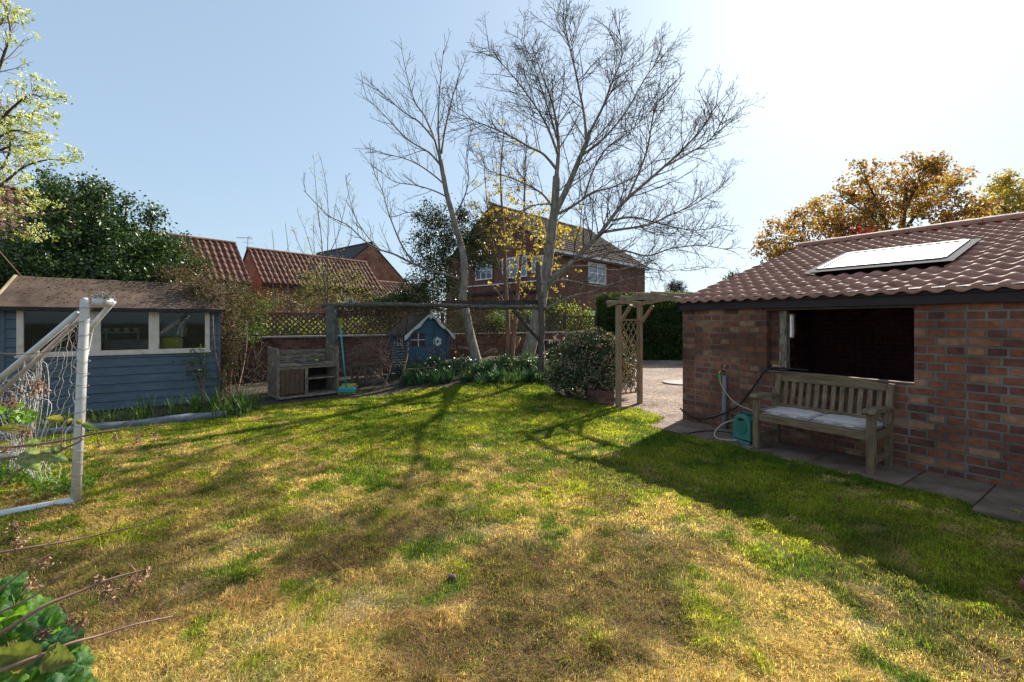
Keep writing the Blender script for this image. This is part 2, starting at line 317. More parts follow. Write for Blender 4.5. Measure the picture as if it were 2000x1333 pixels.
def gridmesh(name, xs, ys, mat, dz=0, colf=None, maskf=None):
    X, Y = np.meshgrid(xs, ys); Z = gz(X, Y) + dz
    V = np.stack([X, Y, Z], -1).reshape(-1, 3); nx = len(xs); ny = len(ys)
    i = np.arange(nx - 1); j = np.arange(ny - 1); I, J = np.meshgrid(i, j); a = (J * nx + I).ravel()
    Q = np.stack([a, a + 1, a + nx + 1, a + nx], -1)
    if maskf is not None:
        c = V[Q].mean(1); Q = Q[maskf(c[:, 0], c[:, 1])]
    cols = colf(V[:, 0], V[:, 1]) if colf is not None else None
    return npmesh(name, V, Q, np.full(len(Q), 4), mat, None, cols, True)
def inpoly(x, y, P):
    x = np.asarray(x); y = np.asarray(y); r = np.zeros(x.shape, bool); n = len(P)
    for i in range(n):
        x1, y1 = P[i]; x2, y2 = P[(i + 1) % n]
        c = ((y1 > y) != (y2 > y)) & (x < (x2 - x1) * (y - y1) / (y2 - y1 + 1e-12) + x1); r ^= c
    return r
ux, uy = .552, -.834; nx_, ny_ = .834, .552
G0 = (2.69, 6.86)
def GL(s, wv): return (G0[0] + ux * s + nx_ * wv, G0[1] + uy * s + ny_ * wv)   # garage frame to world
RG = math.atan2(uy, ux); RN = math.atan2(ny_, nx_)

far = np.concatenate([-np.geomspace(700, 22, 14), np.arange(-20, 20.1, .4), np.geomspace(22, 700, 14)])
fary = np.concatenate([[-700, -300, -100, -40, -15], np.arange(-6, 26.1, .4), np.geomspace(28, 900, 16)])
tag(gridmesh('ground', far, fary, M['ground']), kind='structure')
LAWN = [(-13, -2), (-13, 1.4), (-6.55, 5.74), (-4.5, 7.1), (-4.75, 7.9), (-3.5, 8.75), (-2.6, 9.0), (-2.1, 9.3), (-.9, 9.75), (.75, 9.8), (1.05, 8.7), (1.75, 8.0), (2.3, 7.75), (2.45, 7.0), GL(-.02, -.75), GL(5.6, -.75), (8, -2)]
def edge_n(x, y): return (fbm(x, y, 2.2, 5) - .5) * .35
def inlawn(x, y): return inpoly(x + edge_n(x, y) * .5, y + edge_n(y, x) * .5, LAWN)
def lawncol(x, y):
    x = np.asarray(x, float); y = np.asarray(y, float)
    n1 = fbm(x, y, .75, 3); n2 = fbm(x, y, 2.6, 9); n3 = fbm(x, y, 7, 21)
    g = np.clip((y - 2.5) / 2.9, -.1, 1.2)                              # greener further out
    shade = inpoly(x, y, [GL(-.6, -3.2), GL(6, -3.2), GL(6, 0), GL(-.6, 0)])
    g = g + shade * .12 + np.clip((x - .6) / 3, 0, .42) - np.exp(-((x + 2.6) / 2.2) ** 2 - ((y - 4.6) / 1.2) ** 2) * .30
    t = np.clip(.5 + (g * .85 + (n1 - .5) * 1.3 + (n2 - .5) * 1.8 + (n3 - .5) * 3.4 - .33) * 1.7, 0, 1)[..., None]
    straw = np.array([.52, .41, .19]); green = np.array([.10, .17, .015]); rust = np.array([.36, .25, .125]); ygr = np.array([.31, .33, .035])
    br = np.clip((fbm(x, y, 1.6, 41) - .54) * 7, 0, 1)[..., None]
    s = straw * (1 - br) + rust * br
    yy = np.clip((fbm(x, y, 2.0, 77) - .40) * 4, 0, 1)[..., None]
    gr = green * (1 - yy) + ygr * yy
    c = s * (1 - t) + gr * t
    dead = np.clip((fbm(x, y, 2.3, 101) - .52) * 10, 0, 1)[..., None] * np.clip(1.5 - y / 4.6 - np.clip(x - .8, 0, 9)[..., ] * .25, 0, 1)[..., None]
    return c * (1 - dead * .75) + np.array([.15, .10, .06]) * dead * .75
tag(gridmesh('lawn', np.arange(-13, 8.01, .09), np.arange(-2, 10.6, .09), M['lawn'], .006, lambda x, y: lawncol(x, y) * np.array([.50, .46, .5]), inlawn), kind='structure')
GRAV = [(2.0, 7.55), (2.4, 7.15), GL(-.02, -.75), GL(-.02, .02), GL(-.02, 22), (9, 27), (3.9, 27), (3.7, 15), (3.0, 10.6), (1.6, 8.3)]
tag(gridmesh('gravel_drive', np.arange(1, 26, .12), np.arange(6, 27, .12), M['gravel'], .010, None, lambda x, y: inpoly(x + edge_n(x, y) * .4, y, GRAV)), kind='structure')
BED = [(-6.2, 6.0), (-4.5, 7.1), (-4.75, 7.9), (-3.5, 8.75), (-2.6, 9.0), (-2.1, 9.3), (-.9, 9.75), (.75, 9.8), (1.05, 8.7), (1.75, 8.0), (2.0, 8.3), (3.2, 11), (3.9, 18), (-8, 12), (-9, 6.4)]
tag(gridmesh('soil_bed', np.arange(-9, 4.2, .1), np.arange(5.6, 18, .1), M['soil'], .003, None, lambda x, y: inpoly(x, y, BED)), kind='structure')

# ---------------------------------------------------------------- vegetation helpers
def leafmesh(name, C, size, mat, parent, cols, aspect=.55, sizevar=.35, N=None, up=0.0, fold=.25, rg=rng):
    """C (n,3) leaf positions, each a folded four-point leaf of two triangles"""
    C = np.asarray(C, float); n = len(C)
    a = rg.normal(size=(n, 3)); a[:, 2] += up; a /= np.linalg.norm(a, axis=1, keepdims=True)
    b = rg.normal(size=(n, 3)); b -= a * (a * b).sum(1, keepdims=True); b /= np.linalg.norm(b, axis=1, keepdims=True)
    c = np.cross(a, b); s = (size * (1 + sizevar * rg.uniform(-1, 1, n)))[:, None] if np.isscalar(size) else (size * (1 + sizevar * rg.uniform(-1, 1, n)))[:, None]
    base = C - a * s * .5; tip = C + a * s * .5
    l = C + b * s * aspect * .5 + c * s * fold * .4; r = C - b * s * aspect * .5 + c * s * fold * .4
    V = np.stack([base, r, tip, l], 1).reshape(-1, 3)
    k = np.arange(n) * 4; Fc = np.stack([k, k + 1, k + 2, k, k + 2, k + 3], 1)
    cc = np.repeat(np.asarray(cols, float), 4, axis=0)
    return npmesh(name, V, Fc, np.full(2 * n, 3), mat, parent, cc)
def pick(cs, n, var=.25, rg=rng):
    cs = np.asarray(cs, float); i = rg.integers(0, len(cs), n)
    return cs[i] * (1 + var * rg.uniform(-1, 1, (n, 1)))
def blobpts(blobs, dens, shell=.55, rg=rng, clump=.0, nclump=30):
    """blobs: (centre, (rx,ry,rz)); points in clumps near the surface"""
    out = []
    for c, r in blobs:
        c = np.array(c); r = np.array(r, float) if hasattr(r, '__len__') else np.array([r] * 3, float)
        n = int(dens * (r[0] * r[1] + r[1] * r[2] + r[0] * r[2]))
        d = rg.normal(size=(n, 3)); d /= np.linalg.norm(d, axis=1, keepdims=True)
        q = shell + (1 - shell) * rg.random(n) ** .5
        if clump:
            m = max(6, int(n / nclump)); cd = rg.normal(size=(m, 3)); cd /= np.linalg.norm(cd, axis=1, keepdims=True)
            cq = (shell + (1.08 - shell) * rg.random(m))[:, None]; i = rg.integers(0, m, n)
            p = cd[i] * cq[i] * r + rg.normal(size=(n, 3)) * clump
            out.append(c + p)
        else: out.append(c + d * q[:, None] * r)
    return np.concatenate(out)

class Tw:                                    # fast collector of thin tapered tubes
    def __init__(s): s.V = []; s.Q = []; s.n = 0
    def add(s, pts, r0, r1, k=3):
        P = np.array([tuple(p) for p in pts]); n = len(P)
        D = np.gradient(P, axis=0); D /= (np.linalg.norm(D, axis=1, keepdims=True) + 1e-9)
        ref = np.array([.3, .8, .5]) if abs(D[0] @ np.array([.3, .8, .5])) < .9 else np.array([1., 0, 0])
        A = ref - D * (D @ ref)[:, None]; A /= (np.linalg.norm(A, axis=1, keepdims=True) + 1e-9); B = np.cross(D, A)
        r = np.linspace(r0, r1, n)[:, None, None]; t = np.arange(k) * 2 * np.pi / k
        ring = P[:, None, :] + r * (A[:, None, :] * np.cos(t)[None, :, None] + B[:, None, :] * np.sin(t)[None, :, None])
        s.V.append(ring.reshape(-1, 3))
        i = np.arange(n - 1)[:, None] * k; j = np.arange(k)[None, :]; j2 = (j + 1) % k
        q = np.stack([i + j, i + j2, i + k + j2, i + k + j], -1).reshape(-1, 4) + s.n
        s.Q.append(q); s.n += n * k
    def obj(s, name, mat, parent):
        V = np.concatenate(s.V); Q = np.concatenate(s.Q)
        return npmesh(name, V, Q, np.full(len(Q), 4), mat, parent, None, True)
def grow(tw, p, d, L, r, lvl, spec, tips, rnd):
    """one branch and its children. spec: dict(n=[children per level], ratio, up, ang, wob)"""
    n = max(3, int(4 + (lvl > 0))); pts = [Vector(p)]; dv = nrm(d); seg = L / n
    for i in range(n):
        dv = nrm(dv + Vector((rnd.gauss(0, 1), rnd.gauss(0, 1), rnd.gauss(0, 1))) * spec['wob'] + Vector((0, 0, spec['up'])))
        pts.append(pts[-1] + dv * seg)
    tw.add(pts, r, max(r * .45, spec.get('rmin', .002)), 5 if r > .02 else 3)
    if lvl <= 0: tips.append((pts[-1], dv)); return pts
    nc = spec['n'][lvl - 1] if lvl - 1 < len(spec['n']) else 3
    nc = max(1, round(nc * min(1.0, max(.2, L / spec.get('ref', (.42, .85))[min(lvl - 1, 1)]))))
    for c in range(nc):
        t = (.18 + .8 * (c + rnd.random() * .8) / nc); t = min(t, .98) * n; i = int(t); f = t - i
        q = pts[i].lerp(pts[min(i + 1, n)], f); td = nrm(pts[min(i + 1, n)] - pts[i])
        sd_ = nrm(Vector((rnd.gauss(0, 1), rnd.gauss(0, 1), rnd.gauss(0, 1))).cross(td))
        a = R(spec['ang'] + rnd.uniform(-12, 12)); nd_ = td * math.cos(a) + sd_ * math.sin(a)
        grow(tw, q, nd_, L * spec['ratio'] * rnd.uniform(.6, 1.2) * (1.2 - .6 * t / n), max(r * .5, spec.get('rmin', .002)), lvl - 1, spec, tips, rnd)
    tips.append((pts[-1], dv)); return pts
def limbtree(root, limbs, spec, rnd, twigmat, barkmat, buds=True):
    """limbs: list of (pts world, r0, r1, nchildren, childlen, lvl). first is the trunk"""
    big = MB(); tw = Tw(); tips = []
    trunk = None
    for li, (pts, r0, r1, nc, cl, lvl) in enumerate(limbs):
        P = smoothline(pts, 5); n = len(P)
        rad = [r0 + (r1 - r0) * (i / (n - 1)) ** .8 for i in range(n)]
        if li == 0:
            rad[0] *= 1.35; rad[1] *= 1.12
            t = MB(); t.tube(P, rad, 14); t.obj('trunk', barkmat, root, True)
        else: big.tube(P, rad, 8)
        L = sum((P[i + 1] - P[i]).length for i in range(n - 1))
        for c in range(nc):
            t = (.2 + .8 * (c + rnd.random()) / nc); t = min(t, .995) * (n - 1); i = int(t); f = t - i
            q = P[i].lerp(P[min(i + 1, n - 1)], f); td = nrm(P[min(i + 1, n - 1)] - P[i])
            sd_ = nrm(Vector((rnd.gauss(0, 1), rnd.gauss(0, 1), rnd.gauss(0, 1))).cross(td))
            a = R(spec['ang'] + rnd.uniform(-14, 14)); nd_ = td * math.cos(a) + sd_ * math.sin(a) + Vector((0, 0, .12))
            rr = rad[i] * .45
            grow(tw, q, nd_, cl * rnd.uniform(.45, 1.2) * (1.4 - .85 * t / n), min(max(rr, spec['rc'] * .6), spec['rc']), lvl, spec, tips, rnd)
    big.obj('limbs', barkmat, root, True)
    if buds:
        for p, d in tips:
            tw.add([p, p + d * .02, p + d * .045], .006, .0035, 3)
    tw.obj('twigs', twigmat, root)
    return tips
# ================================================================ STRUCTURES
def tiled(name, x0, x1, y0, z0, y1, z1, period, expo, amp, step, mat, parent, hole=None, k=8):
    """corrugated tile courses on the slope from eave (y0,z0) to ridge (y1,z1); hole=(xa,xb,ta,tb)"""
    d = Vector((0, y1 - y0, z1 - z0)); L = d.length; d.normalize(); nn = Vector((1, 0, 0)).cross(d)
    if nn.z < 0: nn = -nn
    rows = max(1, round(L / expo)); e = L / rows; nxp = int((x1 - x0) / period * k)
    xs = np.linspace(x0, x1, nxp + 1); ph = ((xs - x0) / period) % 1.0
    prof = np.where(ph < .6, np.sin(np.pi * ph / .6), -.28 * np.sin(np.pi * (ph - .6) / .4)) * amp
    D = np.array(d); Nn = np.array(nn); V = []; Q = []; b = 0
    for j in range(rows):
        jit = rng.uniform(-.003, .003)
        for (t, h) in ((j * e, -.4 * step), (j * e, step + jit), ((j + 1) * e + .015, -.002)):
            V.append(np.array([0, y0, z0]) + D * t + Nn * h + Nn * prof[:, None] + np.stack([xs, xs * 0, xs * 0], 1))
        n = len(xs); i = np.arange(n - 1)
        for r in (0, 1):
            q = np.stack([b + r * n + i, b + r * n + i + 1, b + (r + 1) * n + i + 1, b + (r + 1) * n + i], 1)
            if hole is not None:
                xm = (xs[:-1] + xs[1:]) / 2; tm = (j + .5) * e
                if hole[2] < tm < hole[3]: q = q[~((xm > hole[0]) & (xm < hole[1]))]
            Q.append(q)
        b += 3 * n
    V = np.concatenate(V); Q = np.concatenate(Q)
    o = npmesh(name, V, Q, np.full(len(Q), 4), mat, parent, None, False)
    return o
def ridgecaps(name, x0, x1, y, z, r, seg, mat, parent):
    m = MB(); n = max(1, round((x1 - x0) / seg)); s = (x1 - x0) / n
    for i in range(n):
        a = x0 + i * s; vs = []; fs = []
        for xx, rr in ((a, r), (a + s * .985, r * .93)):
            for k in range(9):
                t = math.pi * (k / 8) ; vs.append((xx, y + math.cos(t) * rr, z - rr * .35 + math.sin(t) * rr * .9))
        for k in range(8): fs.append((k, k + 1, k + 10, k + 9))
        fs.append(tuple(range(9))); fs.append(tuple(range(17, 8, -1)))
        m.add(vs, fs)
    return m.obj(name, mat, parent)
SWP = Matrix(((0, 1, 0, 0), (1, 0, 0, 0), (0, 0, 1, 0), (0, 0, 0, 1)))      # prism outline in (y,z), extruded in x

# ---------------- garage / garden room on the right
gar = thing('brick_garage', 'brick outbuilding with wide unglazed opening, dark fascia and rippled pink-brown clay roof', 'outbuilding', (G0[0], G0[1], 0), RG)
S1 = 6.6; ZF = 1.735; RM = .292
def zr(wv): return 1.93 + RM * wv
m = MB(); m.box(0, 1.27, 0, .11, -.1, ZF); m.box(2.76, S1, 0, .11, -.1, ZF); m.box(1.27, 2.76, 0, .11, -.1, .90)
m.box(1.27, 1.378, .112, .215, .0, ZF)
# left gable wall with slot window
m.box(0, .11, .11, 3.25, -.1, ZF); m.box(0, .11, 3.50, 8.1, -.1, ZF); m.box(0, .11, 3.25, 3.50, -.1, 1.22)
m.prism([(.11, ZF), (8.0, ZF), (8.0, 1.87), (4.07, 3.0), (.11, 1.87)], 0, .11, SWP)
m.obj('wall', M['gbrick'], gar)
m = MB(); m.box(.11, S1, 8.0, 8.1, -.1, 1.9); m.box(S1 - .1, S1, .11, 8.0, -.1, 1.9)
m.prism([(.11, 1.9), (7.99, 1.9), (4.07, 3.0)], S1 - .1, S1, SWP)
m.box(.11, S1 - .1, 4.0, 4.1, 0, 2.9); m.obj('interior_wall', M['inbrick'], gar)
MB().box(.11, S1 - .1, .11, 7.99, .0, .02).obj('floor', M['slab'], gar)
MB().box(1.27, 2.76, -.012, .12, .90, .915).obj('sill', M['slab'], gar)
m = MB(); m.box(1.40, 1.49, .06, .16, .926, ZF - .03); m.obj('opening_post', M['oldwood'], gar, bevel=.004)
MB().box(1.27, 2.76, -.015, .1, ZF - .028, ZF - .003).obj('lintel', M['trellis'], gar)
m = MB(); m.box(-.02, S1, -.06, -.03, ZF - .002, 1.885); m.box(-.02, S1, -.085, -.062, 1.83, 1.905); m.obj('fascia', M['fascia'], gar, bevel=.004)
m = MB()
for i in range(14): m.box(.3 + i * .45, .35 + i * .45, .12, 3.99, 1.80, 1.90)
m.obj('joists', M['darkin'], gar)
# slot window
m = MB(); m.box(.02, .09, 3.252, 3.28, 1.222, ZF - .002); m.box(.02, .09, 3.47, 3.498, 1.222, ZF - .002); m.box(.021, .089, 3.28, 3.47, 1.222, 1.25); m.box(.021, .089, 3.28, 3.47, ZF - .03, ZF - .002)
sw = m.obj('slot_window', M['white'], gar)
mo, ntt, bb = newmat('opal_pane'); tb = ntt.nodes.new('ShaderNodeBsdfTranslucent'); tb.inputs[0].default_value = (.95, .97, 1, 1)
ntt.links.new(tb.outputs[0], ntt.nodes['Material Output'].inputs['Surface']); M['opal'] = mo
MB().box(.05, .056, 3.28, 3.47, 1.25, ZF - .03).obj('pane', M['opal'], sw)

def rayplane(px, py, O, N):
    d = Vector(((px - 1000) / F, 1, -(py - 630) / F)); c = Vector((0, 0, HC)); O = Vector(O); N = Vector(N)
    return c + d * ((O - c).dot(N) / d.dot(N))
def toG(p):
    dx, dy = p.x - G0[0], p.y - G0[1]
    return (dx * ux + dy * uy, dx * nx_ + dy * ny_, p.z)
Nroof = Vector((nx_ * -RM, ny_ * -RM, 1)).normalized(); Oroof = Vector((G0[0], G0[1], 1.96))
sk = [toG(rayplane(px, py, Oroof, Nroof)) for px, py in ((1603, 528), (1659, 499), (1888, 474), (1842, 511))]
print('SKY', sk)
sa = min(sk[0][0], sk[1][0]); sb = (sk[2][0] + sk[3][0]) / 2; sa = (sk[0][0] + sk[1][0]) / 2; wa = (sk[0][1] + sk[3][1]) / 2; wb = (sk[1][1] + sk[2][1]) / 2
cl = math.sqrt(1 + RM * RM)
tiled('roof', -.03, S1, -.14, zr(-.14) - .03, 4.07, zr(4.07), .178, .30, .024, .024, M['rooftile'], gar, (sa - .04, sb + .04, (wa + .14) * cl - .1, (wb + .14) * cl + .1))
tiled('roof_back', -.03, S1, 8.25, zr(-.14) - .03, 4.07, zr(4.07), .178, .30, .028, .022, M['rooftile'], gar)
MB().prism([(-.1, zr(-.1) - .085), (4.07, zr(4.07) - .09), (4.07, zr(4.07) - .03), (-.1, zr(-.1) - .03)], -.02, -.002, SWP).obj('bargeboard', M['fascia'], gar)
ridgecaps('ridge_tiles', -.05, S1, 4.07, zr(4.07) + .045, .12, .45, M['rooftile'], gar)
# skylight, built in the slope
def RP(s, wv, h): nn = Vector((0, -RM, 1)).normalized(); p = Vector((s, wv, zr(wv))) + nn * h; return p
fr = MB()
t = .055
for (a, b) in (((sa, wa), (sb, wa)), ((sa, wb), (sb, wb)), ((sa, wa), (sa, wb)), ((sb, wa), (sb, wb))):
    fr.bar(RP(*a, .045), RP(*b, .045), t * 1.1, .055, Vector((0, -RM, 1)))
skl = fr.obj('skylight', mat_plain('skylight_frame', (.10, .10, .105), .6, .3), gar, bevel=.006)
fl = MB(); fl.add([RP(sa - .12, wa - .17, .052), RP(sb + .12, wa - .17, .052), RP(sb + .12, wa, .058), RP(sa - .12, wa, .058)], [(0, 1, 2, 3)])
fl.add([RP(sa - .12, wa, .056), RP(sa, wa, .056), RP(sa, wb + .08, .056), RP(sa - .12, wb + .08, .056)], [(0, 1, 2, 3)])
fl.add([RP(sb, wa, .056), RP(sb + .12, wa, .056), RP(sb + .12, wb + .08, .056), RP(sb, wb + .08, .056)], [(0, 1, 2, 3)])
fl.obj('flashing', mat_plain('lead_flashing', (.09, .088, .09), .95, .1), skl)
pn = MB(); pn.add([RP(sa, wa, .058), RP(sb, wa, .058), RP(sb, wb, .058), RP(sa, wb, .058)], [(0, 1, 2, 3)])
mo, ntt, bb = newmat('skylight_glass'); bb.inputs['Base Color'].default_value = (.40, .38, .32, 1); bb.inputs['Roughness'].default_value = .45; bb.inputs['Specular IOR Level'].default_value = .3; tb = ntt.nodes.new('ShaderNodeBsdfTranslucent'); tb.inputs[0].default_value = (.8, .8, .76, 1); mxx = ntt.nodes.new('ShaderNodeMixShader'); mxx.inputs[0].default_value = .35
ntt.links.new(bb.outputs[0], mxx.inputs[1]); ntt.links.new(tb.outputs[0], mxx.inputs[2]); ntt.links.new(mxx.outputs[0], ntt.nodes['Material Output'].inputs['Surface'])
pn.obj('pane', mo, skl)

# paving strip
def slab(s0, s1, w0, w1, z, lbl, nm='paving_slab', h=.06):
    o = thing(nm, lbl, 'paving slab', (*GL((s0 + s1) / 2, (w0 + w1) / 2), 0), RG, 'paving slabs along the brick wall')
    m = MB(); m.box(-(s1 - s0) / 2 + .006, (s1 - s0) / 2 - .006, -(w1 - w0) / 2, (w1 - w0) / 2, -.05, z); b = m.obj('slab', M['slab'], o, bevel=.006)
    return o
cuts = [-.03, .62, 1.45, 2.05, 2.85, 3.34]
sl_l = ['small brown paving slab below the garage corner', 'paving slab carrying the standpipe and turquoise reel', 'paving slab under the front left leg of the wooden bench', 'paving slab under the right half of the wooden bench', 'paving slab just right of the wooden bench']
for i in range(5):
    o = slab(cuts[i], cuts[i + 1], -.80 + (.0, .03, 0, .02, -.01)[i], -.004, .028 + .004 * (i % 2), sl_l[i])
    del o['group']
o = slab(3.345, 4.1, -.98, -.004, .045, 'raised paving slab at the right edge, beside the foot of the brick wall'); del o['group']
kb = thing('brick_step', 'low dark brick edging beside the lawn at the far right', 'brick edging', (*GL(4.26, -1.5), 0), RG)
MB().box(-.5, .8, -.75, .5, -.05, .065).obj('brickwork', M['gbrick'], kb)

# ---------------- garden shed
sh = thing('garden_shed', 'blue shiplap garden shed with cream window frames and brown felt roof', 'shed', (-8.1, 6.93, 0), RN)
def boards(m, x0, x1, z0, z1, y, h=.15, th=.022):
    z = z0
    while z < z1 - .01:
        zt = min(z + h, z1)
        m.prism([(y - th, z), (y - .006, zt - .012), (y - .001, zt - .004), (y + .02, zt), (y + .02, z)], x0, x1, SWP); z += h
m = MB(); boards(m, 0, 2.85, .02, 1.0, 0); boards(m, 0, .148, 1.0, 1.79, 0); boards(m, 2.70, 2.85, 1.0, 1.79, 0)
m.obj('front_wall', M['blue'], sh)
for xa in (-.025, 2.83): MB().box(xa, xa + .045, -.03, .02, 0, 1.79).obj('corner_trim', M['blue'], sh)
m = MB(); m.box(2.81, 2.85, .02, 1.8, 0, 1.79); m.prism([(.0, 1.79), (1.8, 1.79), (.9, 2.31)], 2.81, 2.85, SWP)
m.box(0, .04, .02, 1.8, 0, 1.79); m.prism([(.0, 1.79), (1.8, 1.79), (.9, 2.31)], 0, .04, SWP); m.box(0, 2.85, 1.77, 1.8, 0, 1.79)
m.obj('side_wall', M['blue'], sh)
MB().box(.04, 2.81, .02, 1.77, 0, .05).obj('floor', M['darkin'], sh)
for i, (a, b) in enumerate(((.148, 1.075), (1.075, 1.865), (1.865, 2.70))):
    m = MB(); t = .075 if i else .08
    m.box(a, a + t, -.03, .03, 1.0, 1.79); m.box(b - t, b, -.03, .03, 1.0, 1.79); m.box(a + t, b - t, -.028, .03, 1.0, 1.06); m.box(a + t, b - t, -.028, .03, 1.74, 1.79)
    wf = m.obj('window', M['cream'], sh, bevel=.004); MB().box(a + t, b - t, -.003, .003, 1.06, 1.74).obj('pane', M['glass'], wf)
MB().box(.13, 2.72, -.05, -.031, .975, 1.012).obj('sill', M['cream'], sh)
# roof (felt)
def sagroof(x0, x1, y0, z0, y1, z1, nx=24, ny=8, amp=.012):
    m = MB(); vs = []; fs = []
    for top in (1, 0):
        for i in range(nx + 1):
            for j in range(ny + 1):
                u = i / nx; v = j / ny; x = x0 + (x1 - x0) * u; y = y0 + (y1 - y0) * v; z = z0 + (z1 - z0) * v - .03 * math.sin(math.pi * u) * .6 + amp * (float(fbm(x * 1.0, y * 1.0, 2.2)) - .5) * 2
                vs.append((x, y, z if top else z - .03))
    k = (nx + 1) * (ny + 1); w = ny + 1
    for b in (0, k):
        for i in range(nx):
            for j in range(ny): fs.append((b + i * w + j, b + (i + 1) * w + j, b + (i + 1) * w + j + 1, b + i * w + j + 1))
    for i in range(nx):
        for j in (0, ny): fs.append((i * w + j, (i + 1) * w + j, k + (i + 1) * w + j, k + i * w + j))
    for j in range(ny):
        for i in (0, nx): fs.append((i * w + j, i * w + j + 1, k + i * w + j + 1, k + i * w + j))
    return m.add(vs, fs)
sagroof(-.09, 2.95, -.16, 1.80, .9, 2.37).obj('roof', M['felt'], sh)
sagroof(-.09, 2.95, 1.96, 1.80, .902, 2.37).obj('roof_back', M['felt'], sh)
MB().box(-.09, 2.95, -.19, -.162, 1.735, 1.80).obj('eave_board', M['darkin'], sh)
m = MB(); m.bar((-.11, -.17, 1.765), (-.11, .9, 2.345), .03, .085); m.bar((-.11, 1.97, 1.765), (-.11, .9, 2.345), .03, .085); m.obj('bargeboard', mat_noise('verge_board', two((.45, .36, .22), .6), 6), sh)
# things seen through its windows
def shed_pt(x, y, z=0): return Vector((-8.1 + nx_ * x - ux * y, 6.93 + ny_ * x - uy * y, z))
def softbox(m, cx, cy, cz, a, b, c, n=10, seed=1, amp=.06):
    r = random.Random(seed); vs = []; fs = []
    for i in range(n + 1):
        th = math.pi * i / n
        for j in range(2 * n):
            ph = math.pi * j / n
            s = lambda v, e=.45: math.copysign(abs(v) ** e, v)
            k = 1 + amp * r.uniform(-1, 1)
            vs.append((cx + a * s(math.sin(th)) * s(math.cos(ph)) * k, cy + b * s(math.sin(th)) * s(math.sin(ph)) * k, cz + c * s(math.cos(th)) * k))
    for i in range(n):
        for j in range(2 * n): fs.append((i * 2 * n + j, i * 2 * n + (j + 1) % (2 * n), (i + 1) * 2 * n + (j + 1) % (2 * n), (i + 1) * 2 * n + j))
    return m.add(vs, fs)
m = MB(); softbox(m, 0, 0, .13, .17, .13, .13, seed=3); o = m.obj('plastic_bag', M['yellowbag'], None, True); o.location = shed_pt(2.1, .3, 1.0); o.rotation_euler[2] = RN
tag(o, 'bright yellow plastic bag seen through the right-hand shed window', 'bag')
m = MB(); softbox(m, 0, 0, .17, .21, .14, .15, seed=4, amp=.1); o = m.obj('fabric_bag', M['greyfab'], None, True); o.location = shed_pt(2.13, .36, 1.25); o.rotation_euler[2] = RN
tag(o, 'pale grey fabric bag resting on the yellow one inside the shed', 'bag')
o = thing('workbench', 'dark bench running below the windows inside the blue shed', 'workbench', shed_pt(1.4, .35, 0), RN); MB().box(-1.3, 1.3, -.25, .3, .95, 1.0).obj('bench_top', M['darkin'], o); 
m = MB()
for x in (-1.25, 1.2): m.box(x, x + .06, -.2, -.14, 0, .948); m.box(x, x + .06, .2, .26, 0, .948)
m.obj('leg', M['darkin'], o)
o = thing('wall_shelf', 'mint green shelf holding pale pots behind the middle shed window', 'shelf', shed_pt(1.5, .55, 1.35), RN)
MB().box(-.42, .12, -.08, .08, 0, .025).obj('board', M['mint'], o); m = MB(); m.box(-.4, -.37, .05, .08, -.35, 0); m.box(.05, .08, .05, .08, -.35, 0); m.obj('bracket', M['mint'], o)
first = None
for k in range(4):
    if first is None:
        q = MB(); q.tube([(0, 0, 0), (0, 0, .07)], [.04, .052], 14); first = q.obj('plant_pot', M['pots'], None, True); c = first
    else: c = first.copy(); COL.objects.link(c)
    c.location = shed_pt(1.13 + k * .14, .55, 1.377); tag(c, ('leftmost pale pot on the mint shelf in the shed', 'second pale pot from the left on the mint shelf', 'third pale pot from the left on the mint shelf', 'rightmost pale pot on the mint shelf in the shed')[k], 'pot', 'pots on the shed shelf')
m = MB()
for k in range(7): m.box(-.36 + .01 * (k % 3), .36 - .012 * (k % 2), -.15, .15, k * .034, k * .034 + .028)
o = m.obj('folded_sheets', M['greyfab'], None, bevel=.01); o.location = shed_pt(1.5, .35, 1.0); o.rotation_euler[2] = RN; tag(o, 'stack of folded grey sheets behind the middle shed window', 'sheets')
m = MB(); m.box(-.32, .32, -.14, .14, 0, .12)
for k in range(12): m.box(-.32 + k * .055, -.31 + k * .055, -.15, -.14, .12, .26)
m.box(-.32, .32, -.15, -.14, .25, .26)
o = m.obj('storage_crate', M['greyfab']); o.location = shed_pt(.6, .3, 1.0); o.rotation_euler[2] = RN; tag(o, 'pale wire basket crate behind the left shed window', 'crate')
# kerb in front of shed
m = MB(); P = [(-9.5, 3.78), (-8.3, 4.55), (-6.55, 5.82), (-5.6, 6.42), (-4.62, 7.05)]
PT = smoothline([(x, y, .05 + .012 * math.sin(i * 2)) for i, (x, y) in enumerate(P)], 6)
m.tube(PT, [.066 + .01 * math.sin(i * 1.3) for i in range(len(PT))], 10)
tag(m.obj('lawn_edging', mat_noise('grey_edging', [(.3, (.09, .09, .105)), (.7, (.22, .225, .25))], 5, rough=.5, bump=.4), None, True), 'rounded grey edging roll along the plants in front of the blue shed', 'edging')

